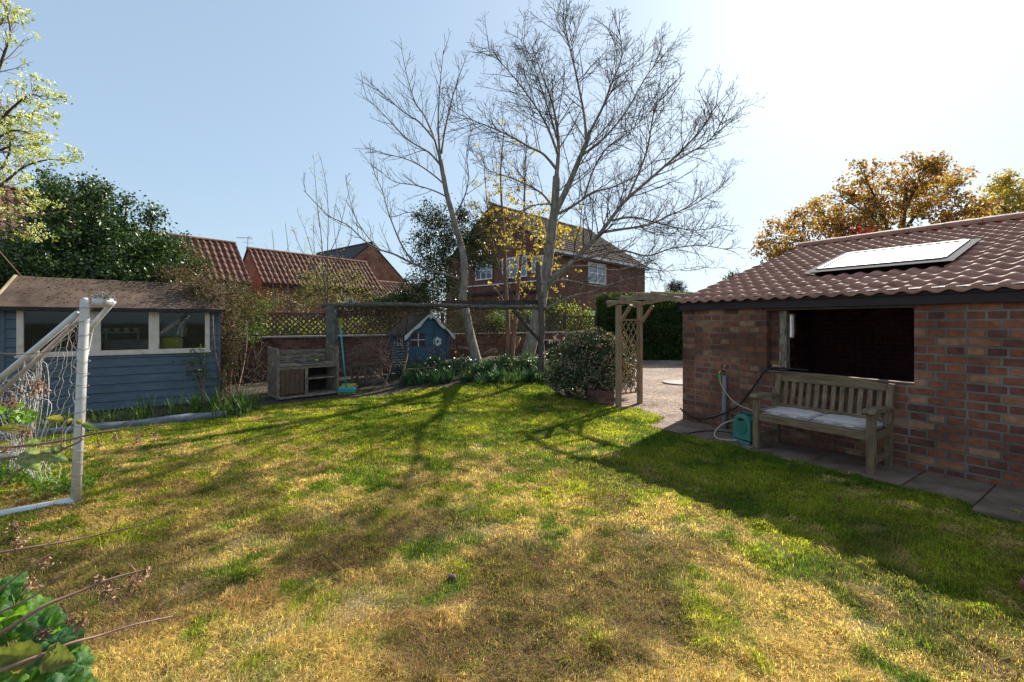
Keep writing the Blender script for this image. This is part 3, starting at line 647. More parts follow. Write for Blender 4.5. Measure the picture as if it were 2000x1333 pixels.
# ---------------- garden wall and trellis
gw = thing('garden_wall', 'long low brick wall with lattice along its top behind the beds', 'wall', (-6.7, 11.9, 0), RN)
MB().box(-4, 13.8, -.11, .11, -.2, 1.12).obj('brickwork', M['wbrick'], gw)
MB().box(-4, 13.8, -.15, .15, 1.122, 1.165).obj('coping', M['lintel'], gw)
def lattice(m, x0, x1, z0, z1, y, sp, wd, th):
    H = z1 - z0
    for sgn, yy in ((1, y - th / 2 - .0005), (-1, y + th / 2 + .0005)):
        c = x0 - H
        while c < x1 + H:
            a = [c, z0] if sgn > 0 else [c, z1]; b = [c + H, z1] if sgn > 0 else [c + H, z0]
            dx = b[0] - a[0]; dz = b[1] - a[1]; t0 = max(0, (x0 - a[0]) / dx); t1 = min(1, (x1 - a[0]) / dx)
            if t1 - t0 > .03: m.bar((a[0] + dx * t0, yy, a[1] + dz * t0), (a[0] + dx * t1, yy, a[1] + dz * t1), th, wd, (0, 0, 1))
            c += sp
lv = thing('trellis_fence', 'weathered diamond lattice fence standing on the brick garden wall', 'trellis', (-6.7, 11.9, 1.17), RN)
x = -3.8; k = 0
while x < 13.5:
    m = MB(); lattice(m, x + .05, x + 1.75, .05, .61, 0, .15, .034, .012)
    m.box(x + .045, x + 1.755, -.02, .02, .61, .645); m.box(x + .045, x + 1.755, -.02, .02, .015, .05); m.obj('panel', M['trellis'], lv)
    m = MB(); m.box(x - .045, x + .045, -.05, .05, 0, .70); m.obj('post', M['trellis'], lv, bevel=.005); x += 1.8

# ---------------- garden arch
A1 = Vector((1.95, 7.97, 0)); an = Vector((nx_, ny_, 0)); au = Vector((ux, uy, 0))
ar = thing('garden_arch', 'wooden garden arch with one lattice side meeting the garage corner', 'garden arch', A1, RG)
# local: x=u (towards garage), y=n
for y in (0, .58):
    m = MB(); m.box(-.04, .04, y - .04, y + .04, -.1, 1.86); m.obj('post', M['archwood'], ar, bevel=.004)
def archz(x): return 1.84 + .13 * math.sin(math.pi * min(max((x + .2) / 1.75, 0), 1))
for y in (-.062, .642):
    m = MB(); n = 16; vs = []
    out = [(-.2 + 1.56 * i / n) for i in range(n + 1)]
    ol = [(x, archz(x) + .055) for x in out] + [(x, archz(x) - .03 + (.02 if x < .1 else 0)) for x in reversed(out)]
    m.prism(ol, y - .02, y + .02); m.obj('curved_beam', M['archwood'], ar)
for i in range(5):
    x = -.13 + i * .33; m = MB(); z = archz(x) + .075
    m.box(x - .018, x + .018, -.17, .75, z - .035, z + .022); m.obj('cross_slat', M['archwood'], ar, bevel=.004)
for y in (0, .58):
    m = MB(); m.bar((.04, y, 1.55), (.30, y, 1.86), .035, .07, (0, 1, 0)); m.obj('brace', M['archwood'], ar)
    if y: m = MB(); m.bar((1.33, y, 1.52), (1.06, y, 1.86), .035, .07, (0, 1, 0)); m.obj('brace', M['archwood'], ar)
m = MB()
def lat_y(m, y0, y1, z0, z1, sp, wd, th):
    H = (z1 - z0); k = .62                      # steeper than 45 degrees, as in the photo
    for sgn, xx in ((1, -th / 2 - .0005), (-1, th / 2 + .0005)):
        c = y0 - H * k
        while c < y1:
            a = (c, z0) if sgn > 0 else (c, z1); b = (c + H * k, z1) if sgn > 0 else (c + H * k, z0)
            dx = b[0] - a[0]; dz = b[1] - a[1]; t0 = max(0, (y0 - a[0]) / dx); t1 = min(1, (y1 - a[0]) / dx)
            if t1 - t0 > .01: m.bar((xx, a[0] + dx * t0, a[1] + dz * t0), (xx, a[0] + dx * t1, a[1] + dz * t1), wd, th, (1, 0, 0))
            c += sp
lat_y(m, .07, .51, .25, 1.58, .135, .018, .010)
m.box(-.018, .018, .042, .07, .22, 1.61); m.box(-.018, .018, .51, .538, .22, 1.61); m.box(-.018, .018, .042, .538, .22, .25); m.box(-.018, .018, .042, .538, 1.58, 1.61)
m.obj('lattice_panel', M['archwood'], ar)
# brick planter beside arch
o = thing('brick_planter', 'small old brick planter box at the foot of the arch under the bush', 'planter', (1.73, 8.2, 0), R(18)); 
m = MB(); m.box(-.16, .12, -.17, -.07, -.05, .27); m.box(-.16, .12, .27, .37, -.05, .27); m.box(-.16, -.06, -.07, .27, -.05, .27); m.box(.02, .12, -.07, .27, -.05, .27); m.obj('brickwork', M['wbrick'], o); MB().box(-.06, .02, -.07, .27, 0, .24).obj('compost', M['soil'], o)

# ---------------- houses
def house(name, label, cat, loc, rz, L, D, he, hr, wallm, roofm, tile=(.28, .34, .035, .02), over=.15, ridge=None, label2=None, k=6, verge=.06):
    h = thing(name, label, cat, loc, rz)
    m = MB(); m.box(0, L, 0, .2, -.5, he); m.box(0, L, D - .2, D, -.5, he); 
    for x in (0, L - .2): m.box(x, x + .2, .2, D - .2, -.5, he); m.prism([(0, he), (D, he), (D / 2, hr - .06)], x, x + .2, SWP)
    m.obj('wall', wallm, h)
    sl = (hr - he) / (D / 2)
    for nm, y0 in (('roof', -over), ('roof_back', D + over)):
        r = tiled(nm, -verge, L + verge, y0, he - sl * over + .05, D / 2, hr + .05, tile[0], tile[1], tile[2], tile[3], roofm, h, None, k)
    ridgecaps('ridge_tiles', -verge, L + verge, D / 2, hr + .07, .11, .45, ridge or roofm, h)
    g = MB(); g.box(-verge, L + verge, -over - .02, -over + .06, he - sl * over - .09, he - sl * over - .01); g.obj('gutter', M['fascia'], h)
    return h
def win_front(h, x0, x1, z0, z1, nv=1, nh=0, y=-.02, fm=None):
    m = MB(); t = .07; m.box(x0, x1, y - .03, y + .015, z0, z0 + t); m.box(x0, x1, y - .03, y + .015, z1 - t, z1); m.box(x0, x0 + t, y - .03, y + .014, z0 + t, z1 - t); m.box(x1 - t, x1, y - .03, y + .014, z0 + t, z1 - t)
    for i in range(nv): xx = x0 + (x1 - x0) * (i + 1) / (nv + 1); m.box(xx - .03, xx + .03, y - .028, y + .013, z0 + t, z1 - t)
    for i in range(nh): zz = z0 + (z1 - z0) * (i + 1) / (nh + 1); m.box(x0 + t, x1 - t, y - .026, y + .012, zz - .025, zz + .025)
    f = m.obj('window', fm or M['white'], h); MB().box(x0 + .02, x1 - .02, y - .008, y + .004, z0 + .02, z1 - .02).obj('pane', M['house_glass'], f); return f
def win_gable(h, y0, y1, z0, z1, nv=1, nh=0, x=-.02):
    f = win_front(h, 0, y1 - y0, z0, z1, nv, nh)
    for o in (f,): o.rotation_euler[2] = R(-90); o.location = (0, y1, 0); o.location[0] = 0
    return f
b1 = house('brick_house', 'large two storey brick house with brown tiled roof behind the bare trees', 'house', (1.8, 20.4, 0), R(45.9), 9.3, 8.0, 5.0, 7.77, M['hbrick'], M['browntile'], (.3, .33, .02, .02), .25)
win_front(b1, 3.06, 4.76, 3.6, 4.7, 1, 1); win_front(b1, 3.0, 4.5, .9, 2.15, 2, 0)
MB().box(-.08, 9.38, -.29, -.235, 4.83, 4.93).obj('white_gutter', M['white'], b1)
win_gable(b1, 1.45, 3.2, 3.8, 4.85, 2, 1); win_gable(b1, 3.95, 5.3, 3.85, 4.85, 2, 1); win_gable(b1, 2.9, 3.6, 1.2, 2.3, 0, 1); win_gable(b1, .4, 1.15, 3.95, 4.75, 0, 1)
MB().box(-.07, -.015, .8, 6.4, 3.52, 3.58).obj('string_course', M['white'], b1)
MB().box(-.10, -.012, .8, 6.6, 3.0, 3.16).obj('timber_band', M['darkin'], b1)
rb = R(50.9)
hb = house('pantile_cottage', 'low brick cottage with long pantile roof in the middle of the left roofscape', 'cottage', (-11.9, 20.7, 0), rb, 6.6, 3.3, 3.5, 5.2, M['obrick'], M['pantile'], (.25, .40, .052, .009), .12)
ha = house('pantile_barn', 'brick barn end with striped pantile roof beside the dark holly', 'barn', (-16.9, 12.4, 0), rb, 8.5, 3.4, 3.35, 5.15, M['obrick'], M['pantile'], (.25, .40, .052, .009), .12)
# attach at right end (-11.5,19)
ha.location = Vector((-11.5, 19.0, 0)) - Vector((math.cos(rb), math.sin(rb), 0)) * 8.5
win_front(hb, 4.2, 4.75, 2.2, 2.9, 0, 0)
hd = house('tall_pantile_house', 'tall pantile roofed house partly hidden by blossom at the far left', 'house', (-19.5, 12.6, 0), rb, 5.5, 4.2, 4.6, 6.6, M['obrick'], M['pantile'], (.27, .42, .055, .009), .12)
# gable-on house C: gable along direction rb, ridge going back left
cpos = Vector((-9.7, 30, 0)) - Vector((math.cos(rb), math.sin(rb), 0)) * 2.9
hc = house('gabled_brick_house', 'orange brick gable house with dark slate roof beyond the cottage', 'house', cpos, rb + R(90), 7.5, 5.8, 4.5, 7.0, M['obrick'], M['darktile'], (.3, .3, .008, .012), .1)
hc.location = cpos + Vector((math.cos(rb), math.sin(rb), 0)) * 5.8
hf = house('low_red_outhouse', 'low outhouse with red pantiles right of the orange brick gable', 'outhouse', (-7.9, 24.6, 0), rb, 4.2, 3.0, 2.95, 4.0, M['obrick'], M['pantile'], (.25, .40, .052, .009), .1)
# TV aerial
m = MB(); p = W(484, 487, 21.3); q = p + Vector((0, 0, .55)); m.tube([p, q], .015, 6)
m.tube([q + Vector((-.55, 0, .02)), q + Vector((.12, 0, -.02))], .01, 5)
for k in range(7): c = q + Vector((-.5 + k * .09, 0, .01)); m.tube([c + Vector((0, -.15, 0)), c + Vector((0, .15, 0))], .006, 4)
for k in range(-2, 3): c = q + Vector((.12, 0, .03 * k)); m.tube([c + Vector((0, -.18, .0)), c + Vector((0, .18, 0))], .006, 4)
m.tube([q + Vector((-.25, 0, -.22)), q + Vector((.3, 0, -.26))], .008, 5)
o = m.obj('tv_aerial', M['grey_pipe']); tag(o, 'thin television aerial on the gable end of the middle cottage', 'aerial')

# ================================================================ GARDEN OBJECTS
# ---- bench
bn = thing('garden_bench', 'weathered wooden slatted bench standing against the brick wall', 'bench', (*GL(2.03, -.36), .03), RG)
H = .56
for sx in (-1, 1):
    m = MB(); m.box(sx * H - .035, sx * H + .035, -.31, -.24, 0, .60); m.obj('front_leg', M['benchwood'], bn, bevel=.006)
    m = MB(); m.prism([(.18, 0), (.25, 0), (.25, .42), (.32, .86), (.25, .86), (.18, .44)], sx * H - .03, sx * H + .03, SWP); m.obj('rear_leg', M['benchwood'], bn, bevel=.006)
    m = MB(); ol = [(-.35, .60), (-.36, .625), (-.33, .655), (-.1, .652), (.1, .63), (.235, .625), (.225, .59), (.1, .60), (-.2, .60)]
    m.prism(ol, sx * H - .055, sx * H + .055, SWP); m.obj('armrest', M['benchwood'], bn, bevel=.012)
    m = MB(); m.box(sx * H - .02, sx * H + .02, -.24, .18, .33, .40); m.box(sx * H - .02, sx * H + .02, -.24, .18, .10, .16); m.obj('side_rail', M['benchwoodx'], bn, bevel=.004)
m = MB(); m.box(-H + .035, H - .035, -.30, -.265, .335, .415); m.box(-H + .03, H - .03, .19, .225, .335, .405); m.obj('seat_rail', M['benchwoodx'], bn, bevel=.005)
m = MB()
for k in range(7): m.box(-H + .03, H - .03, -.262 + k * .064, -.262 + k * .064 + .05, .395, .415)
m.obj('seat', M['benchwoodx'], bn, bevel=.004)
n = 14; xs = [-H + .03 + (2 * H - .06) * i / n for i in range(n + 1)]
def tb(x): return .84 + .05 * math.cos(x / H * math.pi / 2) ** 1.2 if abs(x) < H else .84
m = MB(); m.prism([(x, tb(x)) for x in xs] + [(x, .765) for x in reversed(xs)], -.0, .035, Matrix.Translation((0, .262, .012))); m.obj('top_rail', M['benchwoodx'], bn, bevel=.006)
m = MB(); m.box(-H + .03, H - .03, .20, .232, .455, .50); m.obj('lower_rail', M['benchwoodx'], bn, bevel=.004)
m = MB()
for k in range(12):
    x = -H + .09 + (2 * H - .18) * k / 11; m.add([], []); m.bar((x, .218, .495), (x, .280, .79), .047, .014, (0, 1, 0))
m.obj('back_slats', M['benchwood'], bn, bevel=.003)
def cushion(x, lbl):
    o = thing('seat_cushion', lbl, 'cushion', (*GL(2.03 + x, -.385), .447), RG)
    m = MB(); nx = 14; vs = []; fs = []; a, b = .262, .235
    for top in (1, 0):
        for i in range(nx + 1):
            for j in range(nx + 1):
                u = i / nx * 2 - 1; v = j / nx * 2 - 1
                e = (1 - abs(u) ** 8) * (1 - abs(v) ** 8); rr = 1 - .03 * (abs(u * v) ** 3)
                z = .02 + (.032 * e ** .4 + .008 * (1 - u * u) * (1 - v * v) + .003 * math.sin(9 * u + 5 * v)) if top else .0 + .018 * (1 - e ** .4)
                vs.append((u * a * rr, v * b * rr, z))
    k = (nx + 1) ** 2; w = nx + 1
    for bb in (0, k):
        for i in range(nx):
            for j in range(nx): fs.append((bb + i * w + j, bb + (i + 1) * w + j, bb + (i + 1) * w + j + 1, bb + i * w + j + 1))
    per = [(i, 0) for i in range(nx)] + [(nx, j) for j in range(nx)] + [(i, nx) for i in range(nx, 0, -1)] + [(0, j) for j in range(nx, 0, -1)]
    for t in range(len(per)):
        p = per[t]; q = per[(t + 1) % len(per)]; fs.append((p[0] * w + p[1], q[0] * w + q[1], k + q[0] * w + q[1], k + p[0] * w + p[1]))
    m.add(vs, fs); m.obj('cover', M['cushion'], o, True)
    m = MB()
    for zz in (.048, .008): 
        pts = [(-a, -b, zz), (a, -b, zz), (a, b, zz), (-a, b, zz), (-a, -b, zz)]
        for i in range(4): m.tube([pts[i], pts[i + 1]], .0045, 5)
    m.obj('piping', mat_plain('cushion_piping' + lbl[:4], (.42, .38, .34), .8), o)
cushion(-.265, 'pale seat cushion on the left half of the bench, nearer the standpipe'); cushion(.268, 'pale seat cushion on the right half of the bench')

# ---- standpipe
def GP(s, wv, z): return Vector((*GL(s, wv), z))
st = thing('standpipe', 'grey lagged standpipe with brass garden tap against the brick wall', 'tap', GP(.72, -.06, .03), RG)
MB().tube([(0, 0, 0), (0, 0, .30), (.0, 0, .55), (0, 0, .76)], [.036, .032, .03, .027], 12).obj('pipe', M['grey_pipe'], st, True)
m = MB(); m.tube([(0, 0, .76), (0, 0, .83), (0, -.02, .855)], [.012, .012, .014], 8); m.tube([(0, 0, .83), (-.02, -.07, .83), (-.02, -.085, .80), (-.02, -.085, .77)], .013, 8); m.tube([(0, -.0, .85), (0, 0, .90)], .007, 6); m.box(-.03, .03, -.006, .006, .895, .91)
m.obj('tap', M['brass'], st, True)
m = MB(); m.tube([(-.02, -.085, .775), (-.02, -.085, .72)], [.019, .016], 10); m.obj('hose_connector', M['green_pl'], st)
def tubeobj(name, pts, r, mat, label, cat, n=8, k=8):
    m = MB(); P = smoothline(pts, k); m.tube(P, r, n); o = m.obj(name, mat, None, True); return tag(o, label, cat)
# ---- hose reel
rl = thing('hose_reel', 'turquoise plastic hose reel standing beside the left bench leg', 'hose reel', GP(1.27, -.50, .03), RG + R(-12)); rl.scale = (.88, .88, .88)
out = []
for i in range(22):
    a = math.pi * i / 21; out.append((.145 * math.cos(a), .25 + .155 * math.sin(a) ** .8))
out = [(.15, .05)] + out + [(-.15, .05)]
m = MB(); m.prism(out, -.10, .10); hs = m.obj('housing', M['reel'], rl, False, .012)
m = MB(); c = [(.095 * math.cos(t * math.pi / 12), .235 + .11 * math.sin(t * math.pi / 12)) for t in range(24)]; m.prism(c, -.112, -.101); m.obj('side_cover', mat_plain('turquoise_cover', (.035, .16, .13), .3, .5), rl)
m = MB(); c = [(.05 * math.cos(t * math.pi / 12), .335 + .022 * math.sin(t * math.pi / 12)) for t in range(24)]; m.prism(c, -.116, -.113); m.obj('badge', M['black'], rl)
m = MB(); m.tube([(-.09, 0, .40), (-.07, 0, .43), (.07, 0, .43), (.09, 0, .40)], .014, 8); m.box(-.06, .06, -.08, .08, .39, .405); m.obj('handle', M['reeldark'], rl, True)
m = MB(); m.box(-.17, .15, -.13, -.09, 0, .04); m.box(-.17, .15, .09, .13, 0, .04); m.obj('foot', M['reel'], rl, bevel=.006)
tubeobj('garden_hose', [GP(.70, -.145, .755), GP(.73, -.15, .66), GP(.86, -.16, .50), GP(1.0, -.18, .42), GP(1.15, -.22, .40), GP(1.25, -.3, .38), GP(1.27, -.40, .34)], .008, M['hose'], 'tan hose drooping from the brass tap to the turquoise reel', 'hose')
tubeobj('leader_hose', [GP(1.15, -.45, .30), GP(1.0, -.55, .22), GP(.92, -.62, .10), GP(.98, -.68, .045), GP(1.1, -.66, .042), GP(1.22, -.63, .06)], .009, M['hose'], 'short tan hose looping on the slab below the turquoise reel', 'hose')
tubeobj('black_cable', [GP(1.75, .05, .95), GP(1.5, .03, .955), GP(1.33, -.03, .945), GP(1.26, -.05, .88), GP(1.17, -.05, .74), GP(1.05, -.05, .56), GP(.90, -.05, .37), GP(.70, -.12, .23), GP(.50, -.06, .14), GP(.30, -.04, .09), GP(.08, -.03, .12), GP(-.03, -.02, .20)], .011, M['black'], 'black hose running from the opening down across the brick wall', 'hose')
tubeobj('ground_cable', [GP(.62, -.78, .04), GP(.66, -.5, .042), GP(.80, -.3, .042), GP(1.0, -.25, .042), GP(1.3, -.2, .042)], .007, M['black'], 'thin black cable lying across the paving near the standpipe', 'cable')
m = MB(); m.tube([(0, 0, 0), (.03, 0, .03), (.08, .0, .035), (.12, 0, .02)], [.02, .028, .018, .012], 8); m.tube([(.02, 0, .03), (.0, .03, .06)], .012, 6)
o = m.obj('spray_nozzle', mat_plain('orange_nozzle', (.42, .20, .12), .5), None, True); o.location = GP(1.33, .03, .94); o.rotation_euler[2] = RG; tag(o, 'small orange hose nozzle lying on the sill of the opening', 'nozzle')

# ---- football goal
gl = thing('football_goal', 'white plastic tube goal frame folded up and leaning on the left lawn', 'goal', (-3.72, 3.71, 0), 0)
def gp(v): return Vector(v) - Vector((-3.72, 3.71, 0))
top = gp(W(166, 592, 3.71)); bot = gp(W(148, 985, 3.71) + Vector((0, 0, .03)))
m = MB(); m.tube([bot, bot.lerp(top, .5), top - Vector((0, 0, .03)), top, top + Vector((.004, .0, .03)), top + Vector((.006, 0, .045))], [.033, .033, .033, .033, .029, .013], 16); m.obj('post', M['pvc'], gl, True)
e0 = top + Vector((.03, .03, .015)); e1 = e0 + Vector((.10, .09, -.01)); 
m = MB(); m.tube([e0, e1], [.032, .036], 14); m.obj('elbow_joint', M['pvc'], gl, True)
m = MB(); m.tube([e1 + Vector((0, .0, .01)), gp(W(178, 640, 3.95)), gp(W(166, 700, 4.0)), gp(W(160, 860, 4.02))], [.023, .020, .019, .019], 12); m.obj('rear_post', M['pvc'], gl, True)
m = MB(); m.tube([gp(W(152, 612, 3.70)), gp(W(-60, 790, 3.95))], .024, 12); m.obj('stay', M['pvc'], gl, True)
m = MB(); m.tube([gp(W(158, 622, 3.80)), gp(W(-60, 824, 4.05))], .019, 12); m.obj('stay', mat_noise('dirty_pink_plastic', [(.3, (.42, .34, .29)), (.7, (.60, .52, .46))], 8, rough=.5), gl, True)
bl = gp(W(-70, 1022, 3.3) ); bl.z = .04
m = MB(); m.tube([bot + Vector((.0, 0, .01)), bot + Vector((-.06, -.02, -.01)), bl], .036, 14); m.obj('base_bar', M['pvc'], gl, True)
m = MB(); q0 = gp(G(-90, 4.9)) + Vector((0, 0, .06)); m.tube([gp(G(110, 4.9)) + Vector((0, 0, .06)), q0], .04, 12); m.obj('base_bar', M['pvc'], gl, True)
# net: sagging grid between stays/base
rn = random.Random(5); tw = Tw(); twd = Tw()
def netpt(u, v):          # u 0 at post..1 left ; v 0 top..1 bottom
    a = W(158, 618, 3.76).lerp(W(-60, 812, 4.0), u); b0 = G(138 - 210 * u, 3.95 + .6 * u) + Vector((0, 0, .05))
    p = a.lerp(b0, v); p.y += .16 * math.sin(math.pi * v) + .08 * math.sin(7 * u + 4 * v); p.x += (.04 * math.sin(5 * v + 9 * u) - .24) * math.sin(math.pi * min(v, 1)) ** .6 - .15 * math.sin(math.pi * v) * u; p.z -= .05 * math.sin(math.pi * v) * (1 + math.sin(11 * u))
    return p
NU, NV = 25, 30
jit = {(i, j): Vector((rn.gauss(0, .006), rn.gauss(0, .012), rn.gauss(0, .008))) for i in range(NU + 1) for j in range(NV + 1)}
def npj(i, j): return gp(netpt(i / NU, j / NV)) + jit[(i, j)]
for i in range(NU + 1): tw.add(smoothline([npj(i, j) for j in range(NV + 1)], 2), .0019, .0019, 3)
for j in range(1, NV + 1): (twd if j % 2 else tw).add(smoothline([npj(i, j) for i in range(NU + 1)], 2), .0018, .0018, 3)
for k in range(26):    # bunched cords
    u = rn.uniform(.2, .95); pts = [gp(W(150 - 190 * u + rn.gauss(0, 6), 640 + 150 * u, 3.78 + .25 * u))]
    cx, cy = rn.gauss(62, 16), rn.gauss(760, 30); pts.append(gp(W(cx, cy, 4.0 + rn.gauss(0, .05)))); pts.append(gp(W(cx - 12 + rn.gauss(0, 8), 845, 4.0 + rn.gauss(0, .06)))); pts.append(gp(G(40 + rn.gauss(0, 30), 4.3)) + Vector((0, 0, .03)))
    tw.add(smoothline(pts, 5), .0032, .0032, 3)
tw.obj('net', M['rope'], gl); twd.obj('net_lines', M['netb'], gl)
tie = Tw()
for k in range(16):
    z = .12 + k * .105; c = bot.lerp(top, k / 15.5)
    P = [c + Vector((.051 * math.cos(a), .051 * math.sin(a), .012 * math.sin(a + k))) for a in np.linspace(0, 2 * math.pi, 13)]
    tie.add(P, .0028, .0028, 3)
for k in range(9):
    P = [e0 + Vector((rn.gauss(.05, .05), rn.gauss(.04, .04), rn.gauss(.02, .035))) for _ in range(6)]; tie.add(smoothline(P, 4), .003, .003, 3)
tie.obj('net_ties', M['netb'], gl)

# ---- mud kitchen
kz = gzf(-4.3, 9); kt = thing('play_kitchen', 'rotting grey wooden play kitchen with cupboard and slatted sides', 'play kitchen', (-4.65, 8.62, kz), R(45))
WK, DK, HK = 1.24, .62, 1.03
for x in (0, WK - .05):
    m = MB(); m.box(x, x + .05, 0, .06, 0, HK); m.box(x, x + .05, DK - .06, DK, 0, HK + .02); m.obj('corner_post', M['oldwood'], kt, bevel=.006)
    m = MB()
    for k in range(5): m.box(x + .012, x + .032, .085 + k * .094, .085 + k * .094 + .048, .08 + .02 * (k % 2), HK - .06)
    m.box(x + .003, x + .045, .06, DK - .06, HK - .06, HK - .0); m.box(x + .005, x + .045, .06, DK - .06, .03, .08); m.obj('side_panel', M['oldwood'], kt, bevel=.004)
m = MB()
for k in range(3): m.box(.05, WK - .05, DK - .03 - .004 * k, DK - .005 - .004 * k, .70 + k * .088, .778 + k * .088)
m.obj('back_board', M['oldwoodx'], kt, bevel=.005)
m = MB()
for k in range(5): m.box(.05, WK - .05, -.01 + k * .12, .10 + k * .12, .655 + .003 * (k % 2), .685 + .003 * (k % 2))
m.obj('worktop', M['oldwoodx'], kt, bevel=.005)
MB().box(.05, WK - .05, .0, .025, .60, .654).obj('apron', M['oldwoodx'], kt)
m = MB()
for k in range(5): m.box(.06 + k * .09, .145 + k * .09, .0, .02, .1, .598)
m.obj('cupboard_door', mat_noise('brown_board', [(.3, (.06, .035, .02)), (.6, (.16, .09, .05))], 5, (7, 7, 1.2), rough=.8, bump=.6, bscale=14), kt, bevel=.003)
m = MB(); m.box(.53, .59, -.005, .04, .06, .60); m.obj('divider_post', M['oldwood'], kt, bevel=.005)
m = MB(); m.box(.59, WK - .06, .03, .55, .36, .385); m.obj('shelf', M['oldwoodx'], kt, bevel=.004)
m = MB(); m.box(.0, WK + .06, -.14, .0, .03, .065); m.box(.05, WK - .05, .004, .58, .03, .06); m.obj('base_board', M['oldwoodx'], kt, bevel=.006)
MB().box(.05, WK - .05, DK - .05, DK - .035, .06, .65).obj('back_panel', M['darkin'], kt)
o = thing('hob_plate', 'dark slate hob plate lying on the play kitchen worktop', 'plate', (-4.65 + .20, 8.62 + .85, kz + .69), R(45)); MB().box(-.05, .4, -.2, .15, 0, .02).obj('plate', M['darktile'], o, bevel=.004); o.location = Vector((-4.65, 8.62, kz + .69)) + Vector((math.cos(R(45)) * .55 - math.sin(R(45)) * .28, math.sin(R(45)) * .55 + math.cos(R(45)) * .28, 0))
m = MB(); m.tube([(0, 0, 0), (0, 0, .03), (0, 0, .045)], [.035, .05, .03], 12); o = m.obj('toy_bowl', M['yellow'], None, True); o.location = Vector((-4.65, 8.62, kz + .712)) + Vector((math.cos(R(45)) * .86 - math.sin(R(45)) * .25, math.sin(R(45)) * .86 + math.cos(R(45)) * .25, 0)); tag(o, 'small yellow toy bowl on the play kitchen', 'bowl')

# ---- broom
bb = W(676, 758, 9.35); bt = W(665, 640, 9.5)
br = thing('broom', 'teal handled broom standing upright beside the play kitchen', 'broom', bb)
MB().tube([(0, 0, 0), (bt - bb)], .017, 10).obj('handle', M['teal'], br, True)
MB().box(-.16, .19, -.06, .08, -.09, .0).obj('head', M['teal'], br, bevel=.01)
m = MB(); r0 = random.Random(2)
for k in range(160):
    x = r0.uniform(-.15, .18); y = r0.uniform(-.05, .07); m.tube([(x, y, -.09), (x * 1.12, y * 1.2, -.155)], .004, 3)
m.obj('bristles', M['yellow'], br)
m = MB()
for k in range(60):
    a = r0.uniform(-.045, .045); b = r0.uniform(-.03, .03); t = bt - bb; m.tube([t + Vector((a * .4, b * .4, -.01)), t + Vector((a, b, .20))], .004, 3)
m.obj('top_brush', M['yellow'], br)
m = MB(); m.box(-.2, .1, -.02, .15, -.0, .05); softbox(m, -.02, .12, .05, .16, .07, .05, seed=9, amp=.15); o = m.obj('scrubbing_sponge', M['yellow'], None, True); o.location = bb + Vector((.0, .12, -.04)); tag(o, 'mossy yellow sponge block behind the teal broom head', 'sponge')

# ---- playhouse
PZ = .30
wh = thing('wendy_house', 'small blue wooden playhouse with white scalloped bargeboard', 'playhouse', (-2.77, 11.6, PZ), RN)
E = 1.24 - PZ; AP = 1.76 - PZ; WW = 1.2; DD = 1.5
def shiplapf(m, zs, x0f, x1f, y, h=.085):
    z = zs[0]
    while z < zs[1] - .005:
        zt = min(z + h, zs[1]); xa = x0f((z + zt) / 2); xb = x1f((z + zt) / 2)
        if xb - xa > .02: m.prism([(y - .014, z), (y - .003, zt - .006), (y + .012, zt), (y + .012, z)], xa, xb, SWP)
        z += h
m = MB(); sl_ = (AP - E) / (WW / 2)
shiplapf(m, (-.2, .60), lambda z: 0, lambda z: .53, 0); shiplapf(m, (.60, .95), lambda z: 0, lambda z: .085, 0); shiplapf(m, (.60, .95), lambda z: .475, lambda z: .53, 0)
shiplapf(m, (.95, AP), lambda z: max(0, (z - E) / sl_), lambda z: min(WW, WW - (z - E) / sl_), 0)
m.box(1.13, WW, -.008, .012, -.2, .95)
m.obj('front_wall', M['blue2'], wh)
m = MB(); m.box(0, .02, .012, DD, -.2, E + .02); m.box(WW - .02, WW, .012, DD, -.2, E + .02); m.box(.02, WW - .02, DD - .02, DD, -.2, E); m.prism([(0, E), (WW, E), (WW / 2, AP)], DD - .02, DD)
m.obj('side_wall', M['blue2'], wh)
m = MB(); m.box(-.02, .03, .4, .44, .55, .95); m.box(-.015, .0, .3, .8, .60, .63); m.box(-.015, .0, .3, .8, .9, .93); m.box(-.015, .0, .77, .8, .63, .9); m.box(-.016, .0, .54, .57, .63, .9); m.obj('side_window', M['cream'], wh)
MB().box(-.012, -.002, .3, .8, .6, .93).obj('side_pane', M['house_glass'], wh)
f = MB(); f.box(.27, .295, -.02, .0, .60, .95); f.box(.085, .27, -.02, .0, .765, .79); f.box(.295, .475, -.02, .0, .765, .79); fo = f.obj('window', M['white'], wh)
MB().box(.085, .475, .002, .006, .60, .95).obj('pane', mat_plain('playhouse_pane', (.08, .045, .05), .3, .4), fo)
m = MB()
for k in range(7): m.box(.535 + k * .0845, .535 + k * .0845 + .08, -.012, .010, -.1, .945)
m.box(.535, 1.12, -.022, -.012, .48, .50)
dr = m.obj('door', M['blue2'], wh, bevel=.003)
MB().box(.60, .70, -.03, -.023, .85, .86)
m = MB(); c = (.83, .72); 
for k in range(6):
    a = R(90 + 60 * k); cx, cz = c[0] + .075 * math.cos(a), c[1] + .075 * math.sin(a)
    ol = [(cx + .05 * math.cos(t * math.pi / 8), cz + .05 * math.sin(t * math.pi / 8)) for t in range(16)]; m.prism(ol, -.030 - .0012 * k, -.0155)
m.prism([(c[0] + .07 * math.cos(t * math.pi / 8), c[1] + .07 * math.sin(t * math.pi / 8)) for t in range(16)], -.039, -.0152); fl = m.obj('flower_trim', M['white'], dr)
m = MB(); m.prism([(c[0] + .035 * math.cos(t * math.pi / 8), c[1] + .04 * math.sin(t * math.pi / 8)) for t in range(16)], -.043, -.0395); m.obj('flower_centre', M['trellis'], fl)
ov = .10
